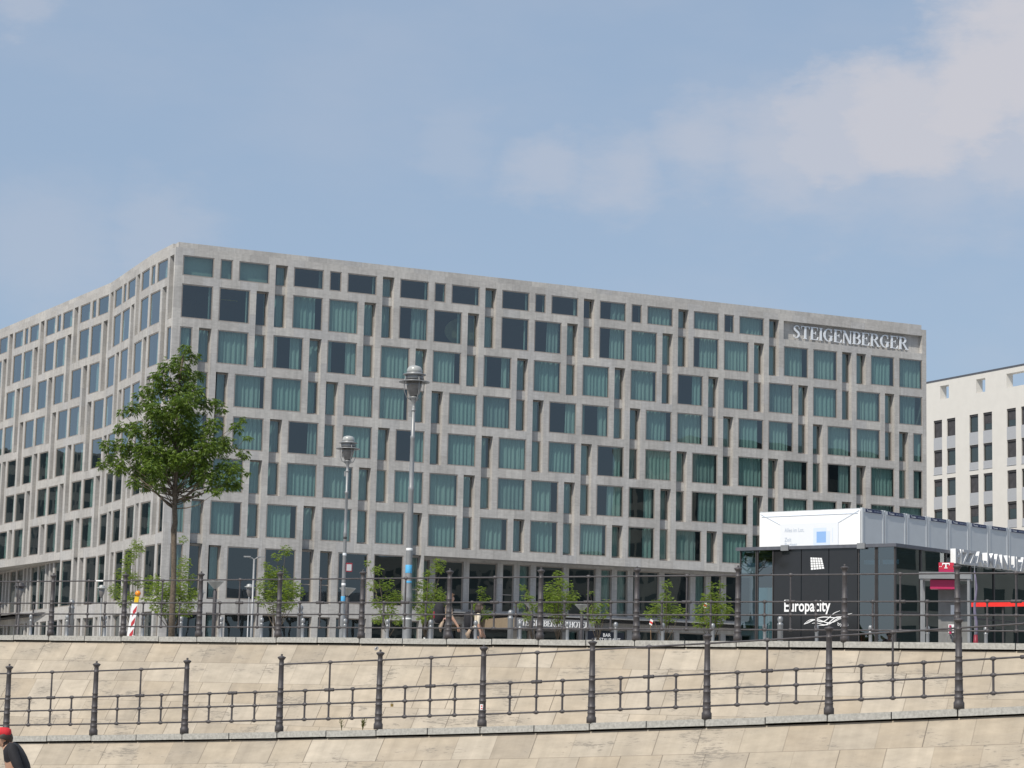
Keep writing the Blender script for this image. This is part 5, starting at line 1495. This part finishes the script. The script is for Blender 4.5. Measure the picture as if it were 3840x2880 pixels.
# weeds on the lower coping
def weed(k, off, hgt, n, lab, spread):
    P = loP(k) - LN * off; t = MB(WEED); rw = random.Random(int(k * 100))
    for i in range(n):
        a = rw.uniform(0, 2 * pi); top = P + Vector((cos(a) * spread * rw.random(), sin(a) * spread * rw.random(), hgt * rw.uniform(.6, 1)))
        t.path([P, P + (top - P) * .5 + ZV * .02, top], [.006, .004, .001], 4)
        for q in range(6):
            s = P + (top - P) * (.25 + .12 * q); b = rw.uniform(0, 2 * pi); d = Vector((cos(b), sin(b), .9)).normalized(); sd = d.cross(ZV).normalized()
            L_ = .07 * rw.uniform(.7, 1.2)
            t.face([s, s + d * L_ * .5 + sd * .009, s + d * L_, s + d * L_ * .5 - sd * .009])
    tag(t.build('weed'), lab, 'weed')
weed(2.62, .05, .28, 3, 'tall green weed growing behind the lower coping', .06)
weed(2.83, .05, .20, 7, 'dry tuft of weed behind the lower coping beside the tall green weed', .07)
# flush ring lights in the slabs
def on_slab(px, py):
    """spot on the upper facing in direction (px, py)"""
    d = ray(px, py); best = None
    for i in range(400):
        Y = 36 + i * .03; P = d * (Y / d.y); s = (P - UQ0).dot(QD); k = s / UQS; T = upP(k); r = (P - T).dot(QN); dz = T.z - .125 - P.z
        if dz > 0 and r - dz * RUN <= 0: return P
    return None
UPN = (QN + ZV * RUN).normalized()
for px, py, lab in ((184, 2448, 'small flush ring light in the slabs near the left end of the upper embankment'), (302, 2421, 'small flush light just under the coping near the left end of the upper embankment'), (2568, 2554, 'small flush ring light in the slabs between the eighth and ninth lower posts'), (1412, 2432, 'small flush light just under the coping above the fifth lower post')):
    P = on_slab(px, py)
    if P is None: continue
    m = MB(STEEL); m.lathe([(.042, .002), (.042, .008), (.036, .010), (.026, .008), (.024, .006)], P, 18, STEEL, axis=UPN); m.lathe([(.024, .004), (.024, .007)], P, 18, DARKGLASS, axis=UPN)
    tag(m.build('ground_light'), lab, 'light')
# blocks beyond the frame that the hotel windows mirror
def far_block(name, c, ax, w, d, h, lab):
    t = thing(name, Vector((c[0], c[1], PZ)), lab, 'building'); a = R(ax); ex = Vector((cos(a), sin(a), 0)); ey = Vector((-sin(a), cos(a), 0)); o = Vector((c[0], c[1], PZ)) - ex * w / 2 - ey * d / 2
    m = MB(OFFICE); m.box(o, ex * w, ey * d, ZV * h); m.build('wall', t)
    g = MB(OFFGLASS)
    for k in range(int(h / 3.6)):
        z = 1.0 + k * 3.6
        for s in (-1, 1):
            oo = o + ey * (0 if s < 0 else d) ; nn = -ey if s < 0 else ey
            for i in range(int(w / 3)):
                p = oo + ex * (i * 3 + .4) + ZV * z + nn * .02; g.face([p, p + ex * 2.2, p + ex * 2.2 + ZV * 2.2, p + ZV * 2.2])
            oo = o + ex * (0 if s < 0 else w); nn = -ex if s < 0 else ex
            for i in range(int(d / 3)):
                p = oo + ey * (i * 3 + .4) + ZV * z + nn * .02; g.face([p, p + ey * 2.2, p + ey * 2.2 + ZV * 2.2, p + ZV * 2.2])
    g.build('glazing', t)
far_block('office_block', (112, 150), 20, 46, 20, 34, 'dark office block outside the picture on the right, mirrored in the hotel windows')
far_block('office_block', (-152, 308), 43, 130, 26, 36, 'dark office block outside the picture on the left, mirrored in the hotel side windows')
far_block('office_block', (150, 84), 80, 70, 24, 24, 'dark office block outside the picture on the right, mirrored in the pavilion side glass')
# wood on the far bank behind the viewer, mirrored in the black panels
rnd = random.Random(3); vs, fs = [], []
def wood(x0, y0, x1, y1, n, h):
    for i in range(n):
        f = rnd.random(); c = Vector((x0 + (x1 - x0) * f, y0 + (y1 - y0) * f + rnd.uniform(-6, 6), 0)); hh = h * rnd.uniform(.6, 1.1)
        for _ in range(260):
            d = Vector((rnd.gauss(0, 1), rnd.gauss(0, 1), rnd.gauss(0, 1))).normalized() * (rnd.random() ** .4)
            p = c + Vector((d.x * 5, d.y * 5, -1.7 + hh * .55 + d.z * hh * .5)); a = Vector((rnd.uniform(-1, 1), rnd.uniform(-1, 1), rnd.uniform(-1, 1))).normalized() * 1.1; b = a.orthogonal().normalized() * .8
            k = len(vs); vs.extend([p - a, p + b, p + a, p - b]); fs.append((k, k + 1, k + 2, k + 3))
wood(-160, -55, 40, -75, 26, 15); wood(-150, -10, -150, 100, 30, 11)
m = MB(WOODS); m.faces(vs, fs, WOODS); tag(m.build('far_woods'), kind='stuff')
